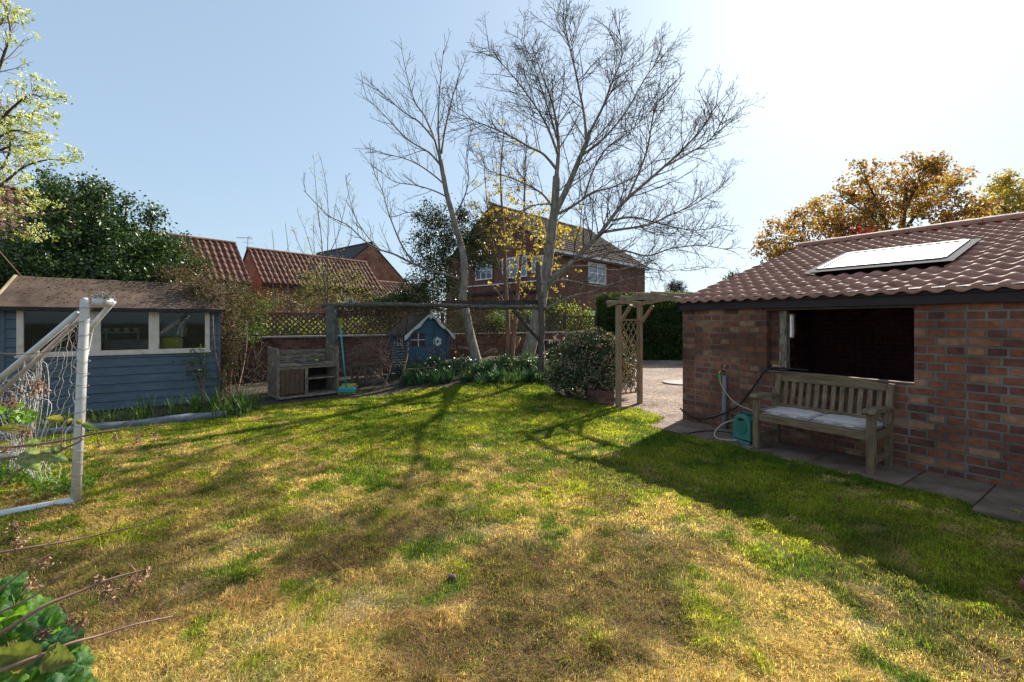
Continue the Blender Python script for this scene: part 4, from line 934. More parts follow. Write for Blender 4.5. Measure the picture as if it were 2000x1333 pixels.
for sgn, nm in ((1, 'roof'), (-1, 'roof')):
    m = MB(); xa = -ov if sgn > 0 else WW + ov; za = E - sl_ * ov
    m.prism([(xa, za + .01), (WW / 2, AP + .015), (WW / 2, AP + .045), (xa, za + .04)], -.08, DD + .06); m.obj(nm, M['felt'], wh)
m = MB()
for sgn in (1, -1):
    top_ = []; bot_ = []; n = 24
    for i in range(n + 1):
        t = i / n; x = (-ov - .03) + (WW / 2 + ov + .03) * t; z = E - sl_ * (ov + .03) + sl_ * (WW / 2 + ov + .03) * t
        if sgn < 0: x = WW - x
        top_.append((x, z + .05)); sc = .085 + .025 * math.sin(t * math.pi * 4 + .6); bot_.append((x, z + .05 - sc * 1.1))
    m.prism(top_ + bot_[::-1], -.115 if sgn > 0 else -.113, -.085)
m.box(WW / 2 - .02, WW / 2 + .02, -.13, -.084, AP - .12, AP + .12); m.prism([(WW / 2 - .03, AP + .07), (WW / 2, AP + .17), (WW / 2 + .03, AP + .07)], -.125, -.09)
m.obj('bargeboard', M['white'], wh)

# ---- pergola of old logs
def stick(name, pts, r, mat, parent, n=9, wob=.02, seed=1):
    rr = random.Random(seed); P = smoothline(pts, 6); P = [p + Vector((rr.gauss(0, wob), rr.gauss(0, wob), rr.gauss(0, wob))) * .5 for p in P]
    m = MB(); m.tube(P, [r * rr.uniform(.85, 1.15) for _ in P] if not hasattr(r, '__len__') else list(np.interp(np.linspace(0, 1, len(P)), np.linspace(0, 1, len(r)), r)), n)
    return m.obj(name, mat, parent, True)
pr = thing('log_pergola', 'rustic pergola of old logs crossing in front of the two bare trees', 'pergola', (0, 0, 0))
p1 = W(1057, 720, 10.2); p1.z = gzf(p1.x, 10.2) - .1
stick('post', [p1, W(1059, 650, 10.2), W(1056, 580, 10.2), W(1051, 514, 10.2)], [.085, .075, .075, .06], M['log'], pr, seed=2)
p2 = W(648, 700, 9.9); m = MB(); m.box(p2.x - .10, p2.x + .10, 9.82, 10.02, -.1, 1.93); m.obj('pier', mat_noise('grey_concrete_post', two((.17, .16, .14), .5), 6, rough=.9), pr, bevel=.01)
stick('beam', [W(628, 597, 9.85), W(760, 595, 9.95), W(864, 597, 10.0), W(960, 600, 10.1), W(1066, 602, 10.2)], .05, M['log'], pr, seed=3, wob=.012)
m = MB(); m.bar(W(862, 592, 10.1), W(1050, 591, 10.32), .06, .11); m.obj('plank', M['darkbark'], pr)
stick('brace', [W(1002, 606, 10.05), W(1028, 636, 10.08), W(1052, 664, 10.12)], .042, M['darkbark'], pr, seed=4, wob=.008)
# ---- junk beside playhouse
o = thing('broken_lattice_panel', 'broken wooden lattice panel on the soil left of the deckchair', 'trellis panel', (0, 0, 0))
m = MB(); Y = 9.95
for a, b in (((684, 716), (745, 708)), ((690, 750), (752, 742)), ((684, 715), (690, 752)), ((712, 712), (716, 748)), ((740, 709), (747, 745)), ((692, 748), (709, 716)), ((716, 712), (742, 745)), ((720, 746), (736, 711))):
    m.bar(W(*a, Y), W(*b, Y - .05), .06, .025, (0, 1, 0))
m.obj('slats', M['trellis'], o)
o = thing('slatted_chair', 'old folded slatted garden chair leaning on the playhouse', 'chair', (0, 0, 0)); off = Vector((.30, .14, .0))
A = smoothline([W(748, 756, 9.9), W(760, 728, 10.15), W(768, 698, 10.5), W(770, 668, 10.75)], 6)
for k in (0, 1): m = MB(); m.tube([p + off * k for p in A], .022, 6); m.obj('rail', M['log'], o, True)
m = MB()
for k in range(9, 18): p = A[k].lerp(A[min(k + 1, 18)], 0); m.bar(p + Vector((0, -.03, 0)), p + off + Vector((0, -.03, .0)), .035, .012)
m.obj('slats', M['oldwoodx'], o)
# bins behind trees
def bin_(x, y, s, lbl):
    z0 = gzf(x, y); o = thing('compost_bin', lbl, 'bin', (x, y, z0), R(20)); m = MB(); m.add([(-.22 * s, -.22, 0), (.22 * s, -.22, 0), (.22 * s, .22, 0), (-.22 * s, .22, 0), (-.27 * s, -.27, .62), (.27 * s, -.27, .62), (.27 * s, .27, .62), (-.27 * s, .27, .62)], [(0, 1, 2, 3), (4, 5, 6, 7), (0, 1, 5, 4), (1, 2, 6, 5), (2, 3, 7, 6), (3, 0, 4, 7)]); m.obj('body', M['black'], o, bevel=.02)
    m = MB(); m.box(-.29 * s, .29 * s, -.29, .29, .622, .66); m.box(-.2 * s, .2 * s, -.32, -.29, .63, .65); m.obj('lid', mat_plain('bin_lid' + str(s), (.04, .045, .05), .3, .6), o, bevel=.01)
bin_(1.12, 14.2, 1, 'black plastic bin nearer the big bare tree, behind the log post'); bin_(1.85, 14.6, 1.25, 'wider black plastic bin left of the flowering bush')
# logs / rubble behind bed
for i, (px, py, Y, L, a, lbl) in enumerate(((955, 690, 12.6, .5, 20, 'short cut log lying between the two bare tree trunks'), (1008, 672, 13.2, .45, 65, 'upright orange log stump by the thin reddish stems'), (900, 680, 12.4, .5, -10, 'broken plank lying right of the playhouse'))):
    c = W(px, py, Y); d = Vector((math.cos(R(a)), .2, math.sin(R(a)))) * L / 2; m = MB(); m.tube([c - d, c, c + d], .09 - .02 * i, 9); tag(m.obj('cut_log', M['bark_red'], None, True), lbl, 'log')
# drain cover on the gravel
m = MB(); c = Vector((4.25, 11.0, .014)); m.tube([c, c + Vector((0, 0, .03))], .42, 28); tag(m.obj('stone_disc', M['lintel'], None), 'pale round stone slab set in the gravel by the garage corner', 'stone slab')
# stone in lawn
for i, (px, py, lbl) in enumerate(((884, 1135, 'small brown stone lying in the middle of the dry lawn'),)):
    Y = HC * F / (py - 630); m = MB(); softbox(m, 0, 0, .015, .022, .018, .02, n=6, seed=i, amp=.2); o = m.obj('stone', M['trellis'], None, True); o.location = W(px, py, Y); tag(o, lbl, 'stone')
# leaning cane at far left
tubeobj('bamboo_cane', [W(-20, 470, 6.6), W(42, 541, 7.4)], .008, M['cane'], 'thin cane leaning over the left end of the shed roof', 'cane', 6)
# ================================================================ VEGETATION
def wl(*pts):      # (px,py,Y) triples
    return [W(*p) for p in pts]
# ---- main bare tree
T1Y = 12.0
rt = random.Random(21)
t1 = thing('bare_tree', 'tallest leafless tree with spreading crown, forking beside the log post', 'tree', (0, 0, 0))
def D(pts, y0, y1):   # give a pixel polyline a depth going from y0 to y1
    n = len(pts); return [W(p[0], p[1], y0 + (y1 - y0) * (i / (n - 1))) for i, p in enumerate(pts)]
limbs = []
tr_ = D([(1022, 728), (1036, 675), (1050, 620), (1062, 560), (1072, 500), (1079, 440), (1084, 400), (1087, 345)], 12.0, 12.0)
limbs.append((tr_, .20, .10, 4, 1.6, 2))
def add(pts, y1, r0, r1, nc, cl, lvl=2, y0=12.0): limbs.append((D(pts, y0, y1), r0, r1, nc, cl, lvl))
add([(1087, 345), (1091, 293), (1088, 250), (1078, 200), (1060, 150), (1040, 95)], 12.6, 0.0672, .012, 24, 1.33)
add([(1080, 425), (1103, 378), (1120, 340), (1132, 310), (1146, 279), (1152, 255)], 11.6, 0.0924, .05, 12, 1.47)
add([(1146, 279), (1140, 220), (1124, 140), (1112, 90), (1104, 52), (1100, 30)], 11.2, 0.0420, .008, 27, 1.17, 2, 11.6)
add([(1150, 262), (1176, 212), (1196, 160), (1214, 112), (1210, 60)], 10.6, 0.0378, .008, 24, 1.25, 2, 11.6)
add([(1135, 305), (1180, 270), (1225, 215), (1262, 150), (1296, 110)], 12.8, 0.0420, .008, 27, 1.33, 2, 11.7)
add([(1066, 556), (1090, 535), (1112, 518), (1140, 488), (1166, 464), (1192, 430), (1222, 392), (1279, 342), (1333, 293), (1372, 250), (1400, 203)], 10.6, 0.1050, .01, 39, 1.47)
add([(1225, 390), (1262, 300), (1275, 230), (1290, 190)], 9.8, 0.0336, .008, 20, 1.17, 2, 11.4)
add([(1300, 325), (1345, 300), (1390, 270), (1415, 225)], 9.6, 0.0252, .008, 18, 1.09, 2, 11)
add([(1172, 455), (1215, 448), (1265, 440), (1310, 420), (1355, 400), (1410, 365)], 12.6, 0.0420, .008, 30, 1.25, 2, 11.5)
add([(1087, 419), (1110, 408), (1135, 392), (1160, 375), (1190, 368), (1240, 345), (1290, 300), (1330, 240)], 13.6, 0.0462, .008, 30, 1.25)
add([(1140, 390), (1160, 330), (1185, 290), (1225, 260), (1275, 215)], 10.2, 0.0294, .008, 20, 1.17, 2, 12)
add([(1086, 330), (1062, 302), (1035, 288), (1000, 268), (960, 250), (915, 232), (880, 215)], 11.0, 0.0420, .006, 30, 1.17)
add([(1089, 300), (1075, 262), (1055, 222), (1020, 172), (985, 130), (948, 95)], 11.4, 0.0420, .006, 32, 1.17)
add([(1087, 268), (1068, 205), (1050, 150), (1030, 100), (1010, 70)], 13.0, 0.0294, .006, 24, 1.09)
add([(1082, 410), (1060, 380), (1030, 362), (990, 345), (950, 330), (925, 300)], 13.2, 0.0378, .006, 24, 1.09)
add([(1082, 400), (1050, 400), (1010, 415), (970, 425), (935, 415)], 11.0, 0.0252, .006, 15, 0.86)
add([(1120, 512), (1165, 500), (1215, 490), (1265, 500), (1310, 486), (1370, 480), (1428, 490)], 10.6, 0.0378, .007, 30, 1.02)
add([(1190, 432), (1240, 425), (1300, 440), (1360, 450), (1420, 440)], 12.6, 0.0336, .006, 27, 1.02)
add([(1069, 566), (1090, 548), (1130, 552), (1175, 560), (1225, 545), (1260, 540)], 10.8, 0.0378, .006, 20, 0.70)
add([(1066, 604), (1085, 594), (1120, 578), (1150, 572), (1185, 562), (1225, 558)], 11.2, 0.0420, .008, 14, 0.63)
add([(1110, 522), (1150, 520), (1200, 528), (1250, 520), (1300, 530), (1370, 520)], 11.8, 0.0252, .006, 20, 0.86)
spec1 = dict(n=[4, 4], ratio=.56, up=.055, ang=48, wob=.10, rc=.018, rmin=.0032)
limbtree(t1, limbs, spec1, rt, M['twig'], M['bark'])
# ---- left bare tree
t2 = thing('bare_tree', 'thinner leafless tree with pale trunk, left of the tallest one and above the playhouse', 'tree', (0, 0, 0))
limbs = []
limbs.append((D([(938, 738), (930, 700), (920, 660), (912, 620), (904, 580), (908, 540), (905, 500), (898, 470), (884, 420), (873, 380), (866, 345), (860, 311)], 11.3, 11.3), .135, .055, 4, 1.2, 1))
def add(pts, y1, r0, r1, nc, cl, lvl=1, y0=11.3): limbs.append((D(pts, y0, y1), r0, r1, nc, cl, lvl))
add([(860, 311), (857, 270), (856, 225), (860, 160), (866, 99)], 10.9, 0.0351, .006, 15, 0.66)
add([(862, 300), (870, 250), (884, 190), (900, 140), (911, 113)], 11.9, 0.0312, .006, 15, 0.73)
add([(860, 315), (847, 268), (828, 225), (811, 200), (795, 150), (784, 92)], 11.9, 0.0351, .006, 18, 0.79)
add([(850, 275), (820, 240), (792, 222), (760, 195), (725, 163)], 10.6, 0.0273, .006, 15, 0.73)
add([(862, 325), (840, 300), (815, 285), (793, 270), (750, 225), (716, 192)], 10.4, 0.0312, .006, 16, 0.79)
add([(869, 362), (850, 345), (822, 325), (793, 311), (750, 300), (714, 288)], 11.8, 0.0273, .006, 14, 0.66)
add([(873, 385), (845, 372), (810, 362), (770, 355), (740, 332)], 10.6, 0.0218, .006, 11, 0.59)
add([(885, 425), (905, 390), (915, 350), (912, 300), (925, 240)], 10.9, 0.0234, .006, 12, 0.66)
add([(896, 545), (865, 535), (829, 524), (800, 512), (770, 497), (740, 487), (711, 470), (680, 441), (640, 420), (593, 372)], 9.6, 0.0390, .007, 16, 0.66)
add([(806, 512), (785, 480), (770, 446), (757, 410), (747, 374), (732, 340), (724, 312)], 10.9, 0.0265, .006, 14, 0.66)
add([(742, 488), (712, 455), (690, 415), (675, 350)], 10.2, 0.0172, .005, 8, 0.46)
add([(898, 470), (870, 440), (838, 425), (800, 415), (770, 425)], 10.5, 0.0195, .006, 10, 0.53)
spec2 = dict(n=[3, 3], ratio=.45, up=.09, ang=40, wob=.08, rc=.014, rmin=.003)
limbtree(t2, limbs, spec2, rt, M['twig'], M['bark'])
# ---- thin reddish yellow-leaved tree between them
t3 = thing('young_maple', 'slender reddish twin stemmed tree just coming into yellow leaf between the bare trees', 'tree', (0, 0, 0))
limbs = []
limbs.append((D([(990, 712), (992, 640), (988, 560), (985, 470), (980, 400), (978, 330), (985, 250)], 13, 13), .085, .012, 10, .8, 1))
def add(pts, y1, r0, r1, nc, cl, lvl=1, y0=13): limbs.append((D(pts, y0, y1), r0, r1, nc, cl, lvl))
add([(999, 700), (1006, 630), (1012, 560), (1020, 480), (1024, 400), (1026, 320), (1030, 260)], 13.2, .085, .01, 14, .9)
add([(988, 560), (968, 500), (955, 430), (948, 360), (945, 300)], 12.4, .03, .006, 8, .8)
add([(1020, 480), (1050, 430), (1075, 390)], 13.6, .03, .006, 8, .8)
add([(1016, 520), (1050, 490), (1085, 470), (1105, 455)], 12.6, .025, .006, 8, .7)
add([(984, 470), (960, 440), (930, 400)], 12.6, .022, .006, 6, .7)
tips = limbtree(t3, limbs, dict(n=[3], ratio=.5, up=.05, ang=44, wob=.1, rc=.012, rmin=.003), rt, M['bark_red'], M['bark_red'], False)
C = []
for p, d in tips:
    if p.z < 2.6: continue
    k = 6 if p.z < 5.4 else 4
    if rt.random() < .8: C += [tuple(p + Vector((rt.gauss(0, .05), rt.gauss(0, .05), rt.gauss(0, .05)))) for _ in range(k)]
# denser leaf clusters low down
for cx, cy, r, n in ((985, 420, 26, 26), (960, 450, 30, 26), (1040, 470, 30, 34), (1065, 500, 30, 34), (1080, 530, 22, 22), (1030, 430, 30, 26), (1095, 460, 22, 16), (1025, 560, 12, 5), (1010, 390, 30, 20), (1050, 420, 26, 20), (950, 470, 20, 14), (975, 385, 25, 14)):
    for _ in range(n):
        c = W(cx + rt.gauss(0, r), cy + rt.gauss(0, r * .9), 12.7 + rt.uniform(-.6, .6)); C += [tuple(c + Vector((rt.gauss(0, .045), rt.gauss(0, .045), rt.gauss(0, .04)))) for _ in range(7)]
leafmesh('leaves', C, .075, M['leaf'], t3, pick([(.40, .29, .07), (.48, .33, .09), (.30, .26, .07)], len(C)), .7)

# ---- evergreens as leaf masses
def bush(name, label, cat, blobs, dens, size, cs, mat='leaf', shell=.5, clump=.06, nclump=40, trunkpts=None, base=None, group=None, inner=True, trunk_r=.05, aspect=.55, up=0, extra=None, tw_n=0, tmat='darkbark'):
    base = base or blobs[0][0]; o = thing(name, label, cat, (base[0], base[1], gzf(base[0], base[1])), 0, group)
    off = np.array([base[0], base[1], gzf(base[0], base[1])])
    P = blobpts(blobs, dens, shell, rng, clump, nclump)
    P = P[P[:, 2] > gz(P[:, 0], P[:, 1]) + .01] - off
    cols = pick(cs, len(P), .35); 
    leafmesh('foliage', P, size, M[mat], o, cols, aspect, .4, up=up)
    tw = Tw(); r = random.Random(len(P))
    if tw_n:
        for c, rr in blobs:
            rr = rr if hasattr(rr, '__len__') else (rr,) * 3
            b0 = Vector((base[0] * .5 + c[0] * .5 + r.gauss(0, .1), base[1] * .5 + c[1] * .5, off[2]))
            cc = Vector(c); tw.add(smoothline([b0, b0.lerp(cc, .5) + Vector((r.gauss(0, .1), r.gauss(0, .1), 0)), cc], 4), trunk_r, trunk_r * .4, 6)
            for _ in range(tw_n):
                d = nrm((r.gauss(0, 1), r.gauss(0, 1), r.gauss(.3, .8))); e = cc + Vector((d.x * rr[0], d.y * rr[1], d.z * rr[2])) * r.uniform(.7, 1.0)
                tw.add([cc, cc.lerp(e, .5) + Vector((r.gauss(0, .05), r.gauss(0, .05), .05)), e], trunk_r * .3, .004, 4)
        tw.V = [v - off for v in tw.V]; tw.obj('stems', M[tmat], o)
    if extra: extra(o, off, P)
    return o
def PB(px, py, Y, rpx, rpy=None, ry=None):      # blob given by its centre and radii in photo pixels
    c = W(px, py, Y); a = rpx / F * Y; b = (rpy or rpx) / F * Y; return (tuple(c), (a, ry or (a + b) / 2, b))
holly_c = [(.025, .055, .012), (.045, .09, .018), (.07, .125, .022), (.11, .16, .035), (.035, .065, .02)]
bl = [PB(150, 430, 9.8, 65, 75), PB(110, 500, 9.5, 110, 60), PB(60, 540, 9.2, 80, 60), PB(205, 440, 9.9, 42, 45), PB(230, 500, 9.6, 100, 62), PB(280, 520, 9.5, 80, 50), PB(330, 530, 9.5, 60, 45), PB(298, 430, 10.1, 18, 30), PB(120, 395, 10.1, 26, 48), PB(185, 400, 10.1, 30, 30), PB(165, 365, 10.1, 18, 22), PB(235, 455, 9.8, 22, 42), PB(248, 402, 9.9, 9, 22), PB(100, 362, 9.9, 12, 22), PB(205, 375, 10.0, 14, 20), PB(150, 540, 9.1, 110, 40), PB(250, 550, 9.0, 90, 30), PB(340, 480, 9.9, 36, 26), PB(30, 600, 9.3, 80, 80), PB(10, 500, 9.8, 50, 60)]
bush('holly_tree', 'dark glossy evergreen holly towering behind the blue shed', 'tree', bl, 2300, .072, holly_c, 'leafglossy', .35, .11, 45, base=W(180, 600, 10.5), trunk_r=.06, tw_n=12)
vine_c = [(.10, .062, .04), (.15, .10, .065), (.07, .055, .03), (.19, .13, .085), (.10, .10, .03), (.06, .075, .025)]
bl = [PB(345, 540, 9.0, 44, 18), PB(395, 562, 8.7, 46, 24), PB(415, 580, 8.35, 26, 20), PB(430, 590, 8.8, 36, 36), PB(448, 640, 8.9, 22, 50), PB(452, 700, 8.8, 17, 50), PB(455, 570, 9.6, 36, 32), PB(480, 600, 10, 32, 30), PB(360, 505, 10.0, 38, 30), PB(385, 525, 9.9, 30, 26), PB(432, 760, 8.7, 13, 32)]
bush('brown_climber', 'brown and olive climber tumbling over the right end of the shed roof', 'climber', bl, 3600, .042, vine_c, 'dryleaf', .3, .09, 25, base=W(452, 760, 9.0), trunk_r=.02, tw_n=22, tmat='cane')
bl = [PB(480, 625, 10.8, 30, 45), PB(465, 580, 10.9, 22, 24), PB(505, 600, 11.2, 20, 25), PB(500, 650, 11.2, 16, 20)]
bush('green_climber', 'leafy green climber on the lattice between shed and play kitchen', 'climber', bl, 1500, .06, [(.06, .10, .02), (.10, .14, .03), (.04, .07, .02)], 'leaf', .3, .1, 30, base=W(480, 740, 11), trunk_r=.02, tw_n=10)
# ivy clump round left tree
iv = [(.04, .06, .018), (.06, .085, .022), (.03, .045, .015), (.09, .10, .025)]
bl = [PB(850, 430, 12.2, 36, 34), PB(835, 470, 12.2, 44, 42), PB(848, 520, 12.1, 48, 52), PB(825, 565, 12.0, 48, 40), PB(880, 480, 12.0, 42, 50), PB(925, 470, 12.3, 42, 42), PB(940, 505, 12.4, 36, 34), PB(905, 425, 12.3, 30, 30), PB(815, 425, 12.3, 14, 18), PB(870, 570, 12, 46, 34), PB(955, 440, 12.6, 22, 22), PB(790, 580, 12, 36, 20)]
bush('ivy_covered_holly', 'dark ivy clad evergreen crowding the pale trunked bare tree', 'tree', bl, 1700, .062, iv, 'leafglossy', .15, .09, 34, base=W(860, 720, 12.2), trunk_r=.012, tw_n=22)
bl = [PB(770, 588, 11.6, 32, 17), PB(800, 592, 11.6, 34, 16), PB(735, 592, 11.4, 26, 10)]
bush('ivy_mound', 'low green ivy mound on top of the pergola left of the bare trees', 'ivy', bl, 2200, .045, [(.05, .085, .02), (.07, .12, .03), (.04, .06, .02)], 'leaf', .3, .05, 30, base=W(775, 700, 11.6), trunk_r=.02, tw_n=6)
# dead tangled climber along the lattice
dead_c = [(.05, .033, .024), (.09, .06, .042), (.035, .026, .018), (.13, .09, .06), (.05, .055, .02)]
bl = [PB(700, 606, 10.3, 60, 10), PB(780, 604, 10.5, 70, 9), PB(780, 620, 13.6, 60, 26), PB(860, 604, 10.8, 60, 8), PB(930, 640, 12.9, 42, 36), PB(965, 645, 13, 26, 26), PB(730, 636, 11.6, 34, 24), PB(900, 628, 13.2, 30, 25), PB(940, 606, 11.8, 45, 10), PB(655, 612, 10.2, 28, 12), PB(850, 605, 13.4, 50, 14)]
bush('dead_climber', 'dead brown tangle draped along the log pergola behind the playhouse', 'climber', bl, 3000, .032, dead_c, 'dryleaf', .2, .07, 16, base=W(940, 690, 13), trunk_r=.005, tw_n=40, tmat='darkbark')
bl = [PB(985, 612, 13.6, 30, 14), PB(1035, 612, 13.8, 26, 12), PB(970, 630, 13.4, 20, 22)]
bush('green_shrub', 'mid green shrub between the two bare trunks at lattice height', 'shrub', bl, 1700, .055, [(.10, .16, .03), (.06, .10, .02), (.14, .19, .04)], 'leaf', .3, .1, 20, base=W(985, 700, 13.6), trunk_r=.015, tw_n=8)
# sunlit shrubs beyond the wall
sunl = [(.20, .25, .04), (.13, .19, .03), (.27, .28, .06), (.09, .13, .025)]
bl = [PB(1085, 600, 20, 24, 16), PB(1118, 605, 20.3, 20, 16), PB(1140, 615, 20.5, 20, 10), PB(1100, 640, 20, 60, 18), PB(1070, 618, 20, 24, 12), PB(1150, 640, 20, 30, 16)]
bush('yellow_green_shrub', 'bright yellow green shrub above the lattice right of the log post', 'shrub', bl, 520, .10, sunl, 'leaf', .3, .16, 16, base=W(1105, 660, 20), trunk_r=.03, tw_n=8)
bl = [PB(545, 588, 14.6, 26, 18), PB(600, 580, 14.4, 45, 28), PB(660, 585, 14.8, 40, 24), PB(715, 580, 15, 34, 16), PB(640, 550, 14.6, 50, 30), PB(575, 640, 14.8, 60, 22), PB(700, 640, 15, 66, 22), PB(600, 545, 14.6, 28, 26), PB(690, 545, 14.8, 30, 22)]
bush('leafing_shrub', 'loose shrub in fresh olive leaf standing before the middle cottage', 'shrub', bl, 620, .055, [(.17, .17, .05), (.24, .23, .07), (.11, .12, .04), (.30, .27, .12)], 'leaf', .1, .16, 8, base=W(640, 700, 14.6), trunk_r=.025, tw_n=34, tmat='twig')
bl = [PB(565, 585, 14, 9, 14), PB(585, 600, 14, 12, 8), PB(660, 592, 14, 12, 8)]
bush('pink_blossom_shrub', 'small shrub with pale pink blossom above the lattice', 'shrub', bl, 520, .06, [(.62, .45, .42), (.7, .6, .55), (.2, .2, .06)], 'petal', .2, .05, 8, base=W(575, 680, 14), trunk_r=.012, tw_n=5)
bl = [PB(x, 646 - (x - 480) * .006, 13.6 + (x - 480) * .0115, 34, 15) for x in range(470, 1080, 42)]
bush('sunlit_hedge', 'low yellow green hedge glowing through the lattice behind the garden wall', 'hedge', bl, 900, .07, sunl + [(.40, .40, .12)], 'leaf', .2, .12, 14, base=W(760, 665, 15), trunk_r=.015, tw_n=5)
# slender whip tree
t4 = thing('slender_tree', 'slim upright young tree of many whips rising above the cottage roofs', 'tree', (0, 0, 0)); limbs = []
limbs.append((D([(640, 700), (640, 620), (640, 540), (640, 480), (641, 420), (637, 360), (625, 305)], 14.2, 14.2), .024, .005, 12, .7, 1))
def add(pts, y1, r0, r1, nc, cl, lvl=1, y0=14.2): limbs.append((D(pts, y0, y1), r0, r1, nc, cl, lvl))
add([(638, 600), (632, 540), (628, 470), (620, 400), (614, 328)], 13.8, .025, .005, 10, .6)
add([(636, 600), (622, 560), (614, 500), (613, 420)], 13.6, .018, .005, 7, .5)
add([(630, 540), (612, 500), (596, 450), (580, 412)], 14.8, .015, .004, 6, .4)
add([(630, 560), (606, 520), (580, 470), (575, 452)], 14.6, .015, .004, 6, .4)
add([(640, 500), (660, 460), (675, 400), (685, 362)], 14.6, .015, .004, 6, .5)
add([(642, 540), (665, 500), (684, 470), (690, 385)], 14.0, .018, .004, 7, .45)
add([(643, 600), (655, 560), (658, 500), (652, 430), (660, 375)], 14.9, .018, .004, 7, .45)
tips = limbtree(t4, limbs, dict(n=[2], ratio=.5, up=.09, ang=38, wob=.08, rc=.008, rmin=.003), rt, M['twig'], M['twig'], False)
C = [tuple(p + Vector((rt.gauss(0, .04), rt.gauss(0, .04), rt.gauss(0, .04)))) for p, d in tips for _ in range(4)]
leafmesh('leaves', C, .04, M['leaf'], t4, pick([(.40, .38, .20), (.3, .3, .12)], len(C)), .6)
# lone whips against the sky
for i, (a, b, lbl) in enumerate((((533, 560), (531, 448), 'bare upright whip left of the slender young tree'), ((562, 560), (557, 436), 'bare crooked whip nearest the slender young tree'))):
    tw = Tw(); tw.add(smoothline([W(a[0], a[1], 13.6), W((a[0] + b[0]) / 2 + 4, (a[1] + b[1]) / 2, 13.6), W(b[0], b[1], 13.6)], 5), .014, .005, 5); c = W(*[(a[k] * .45 + b[k] * .55) for k in (0, 1)], 13.6)
    tw.add([c, c + Vector((-.25 + .4 * i, 0, .35))], .007, .003, 3); tw.add([W(a[0], 700, 13.6), W(a[0], a[1], 13.6)], .016, .014, 5); tag(tw.obj('sapling_whip', M['twig'], None), lbl, 'sapling')
# viburnum by the arch
vb = [(.05, .075, .025), (.075, .10, .036), (.10, .125, .045), (.045, .06, .025)]
bl = [PB(1110, 700, 9.0, 46, 48), PB(1095, 735, 8.7, 34, 30), PB(1172, 745, 8.4, 28, 24), PB(1160, 690, 8.9, 46, 46), PB(1150, 735, 8.8, 58, 44), PB(1105, 740, 8.9, 42, 34), PB(1190, 715, 8.8, 34, 60), PB(1212, 700, 9.0, 26, 46), PB(1225, 730, 9.1, 20, 30), PB(1140, 670, 9, 40, 22)]
def vflow(o, off, P):
    Q = blobpts([(c_, tuple(x * 1.05 for x in r_)) for c_, r_ in bl], 300, .97) - off; Q = Q[(Q[:, 2] > .25)]
    C = np.repeat(Q, 8, axis=0) + rng.normal(size=(len(Q) * 8, 3)) * .013 + np.array([0, -.01, .02])
    leafmesh('flower_heads', C, .017, M['petal'], o, pick([(.58, .50, .43), (.42, .34, .28), (.32, .20, .15)], len(C), .2), .9)
bush('viburnum_bush', 'rounded evergreen bush dotted with white flower heads at the foot of the arch', 'bush', bl, 4200, .046, vb, 'leafglossy', .35, .045, 26, base=W(1150, 790, 8.85), trunk_r=.025, tw_n=16, extra=vflow)
# conifer hedge
hd_ = thing('conifer_hedge', 'tall clipped dark conifer hedge behind the arch and gravel', 'hedge', (6.5, 18.2, 0)); n = 75000
X0, X1, Y0, Y1, HH = 3.75, 15.5, 17.6, 19.6, 2.75
fc = rng.random(n); x = rng.uniform(X0, X1, n); y = rng.uniform(Y0, Y1, n); z = rng.uniform(.02, HH, n)
front = fc < .62; topm = (fc >= .62) & (fc < .86); y[front] = Y0 + np.abs(rng.normal(0, .10, front.sum())); z[topm] = HH - np.abs(rng.normal(0, .08, topm.sum())); lf = fc >= .86; x[lf] = X0 + np.abs(rng.normal(0, .1, lf.sum()))
bmp = (fbm(x, z + y, 1.6, 3) - .5) * .5
y = np.where(front, y + bmp, y); z = np.where(topm, z + bmp * .5 - .25 * (x < 4.2), z)
leafmesh('foliage', np.stack([x - 6.5, y - 18.2, z], 1), .10, M['leaf'], hd_, pick([(.04, .075, .02), (.06, .105, .025), (.08, .125, .025)], n), .35, up=.6)
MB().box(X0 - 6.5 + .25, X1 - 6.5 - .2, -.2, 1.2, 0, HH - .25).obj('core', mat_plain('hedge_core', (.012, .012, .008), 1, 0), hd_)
bl = [PB(1432, 540, 24, 14, 10), PB(1445, 546, 24, 16, 9)]
bush('far_conifer', 'small dark conifer top peeping over the left slope of the clay roof', 'tree', bl + [(tuple(W(1440, 600, 24)), (.9, .9, 2.0))], 500, .12, [(.03, .05, .02)], 'leaf', .3, .1, 20, base=W(1440, 600, 24), trunk_r=.1, tw_n=4)
# autumn tree behind roof
au_c = [(.44, .19, .05), (.34, .19, .055), (.28, .21, .06), (.46, .23, .065), (.20, .10, .04), (.26, .21, .06)]
def crown_tree(name, label, limbs, spec, per, sz, cs, seed, dens_blobs=None, zmin=1):
    o = thing(name, label, 'tree', (0, 0, 0)); r = random.Random(seed)
    tips = limbtree(o, limbs, spec, r, M['darkbark'], M['darkbark'], False); C = []
    for p, d in tips:
        for _ in range(per): C.append(tuple(p + Vector((r.gauss(0, .13), r.gauss(0, .13), r.gauss(0, .075)))))
    if dens_blobs: C += [tuple(p) for p in blobpts(dens_blobs, 250, .2, rng, .14, 22)]
    leafmesh('leaves', C, sz, M['leaf'], o, pick(cs, len(C), .3), .65); return o
limbs = [(D([(1752, 640), (1752, 560), (1756, 500), (1760, 450), (1765, 400), (1770, 360)], 17, 17), .26, .05, 4, 1.8, 2)]
def add(pts, y1, r0=.09, r1=.012, nc=18, cl=1.0, lvl=2, y0=17): limbs.append((D(pts, y0, y1), r0, r1, nc, cl, lvl))
add([(1755, 500), (1735, 440), (1722, 400), (1700, 355), (1690, 330)], 16); add([(1760, 450), (1795, 400), (1840, 362), (1880, 345)], 18); add([(1765, 400), (1790, 350), (1800, 325)], 16.5)
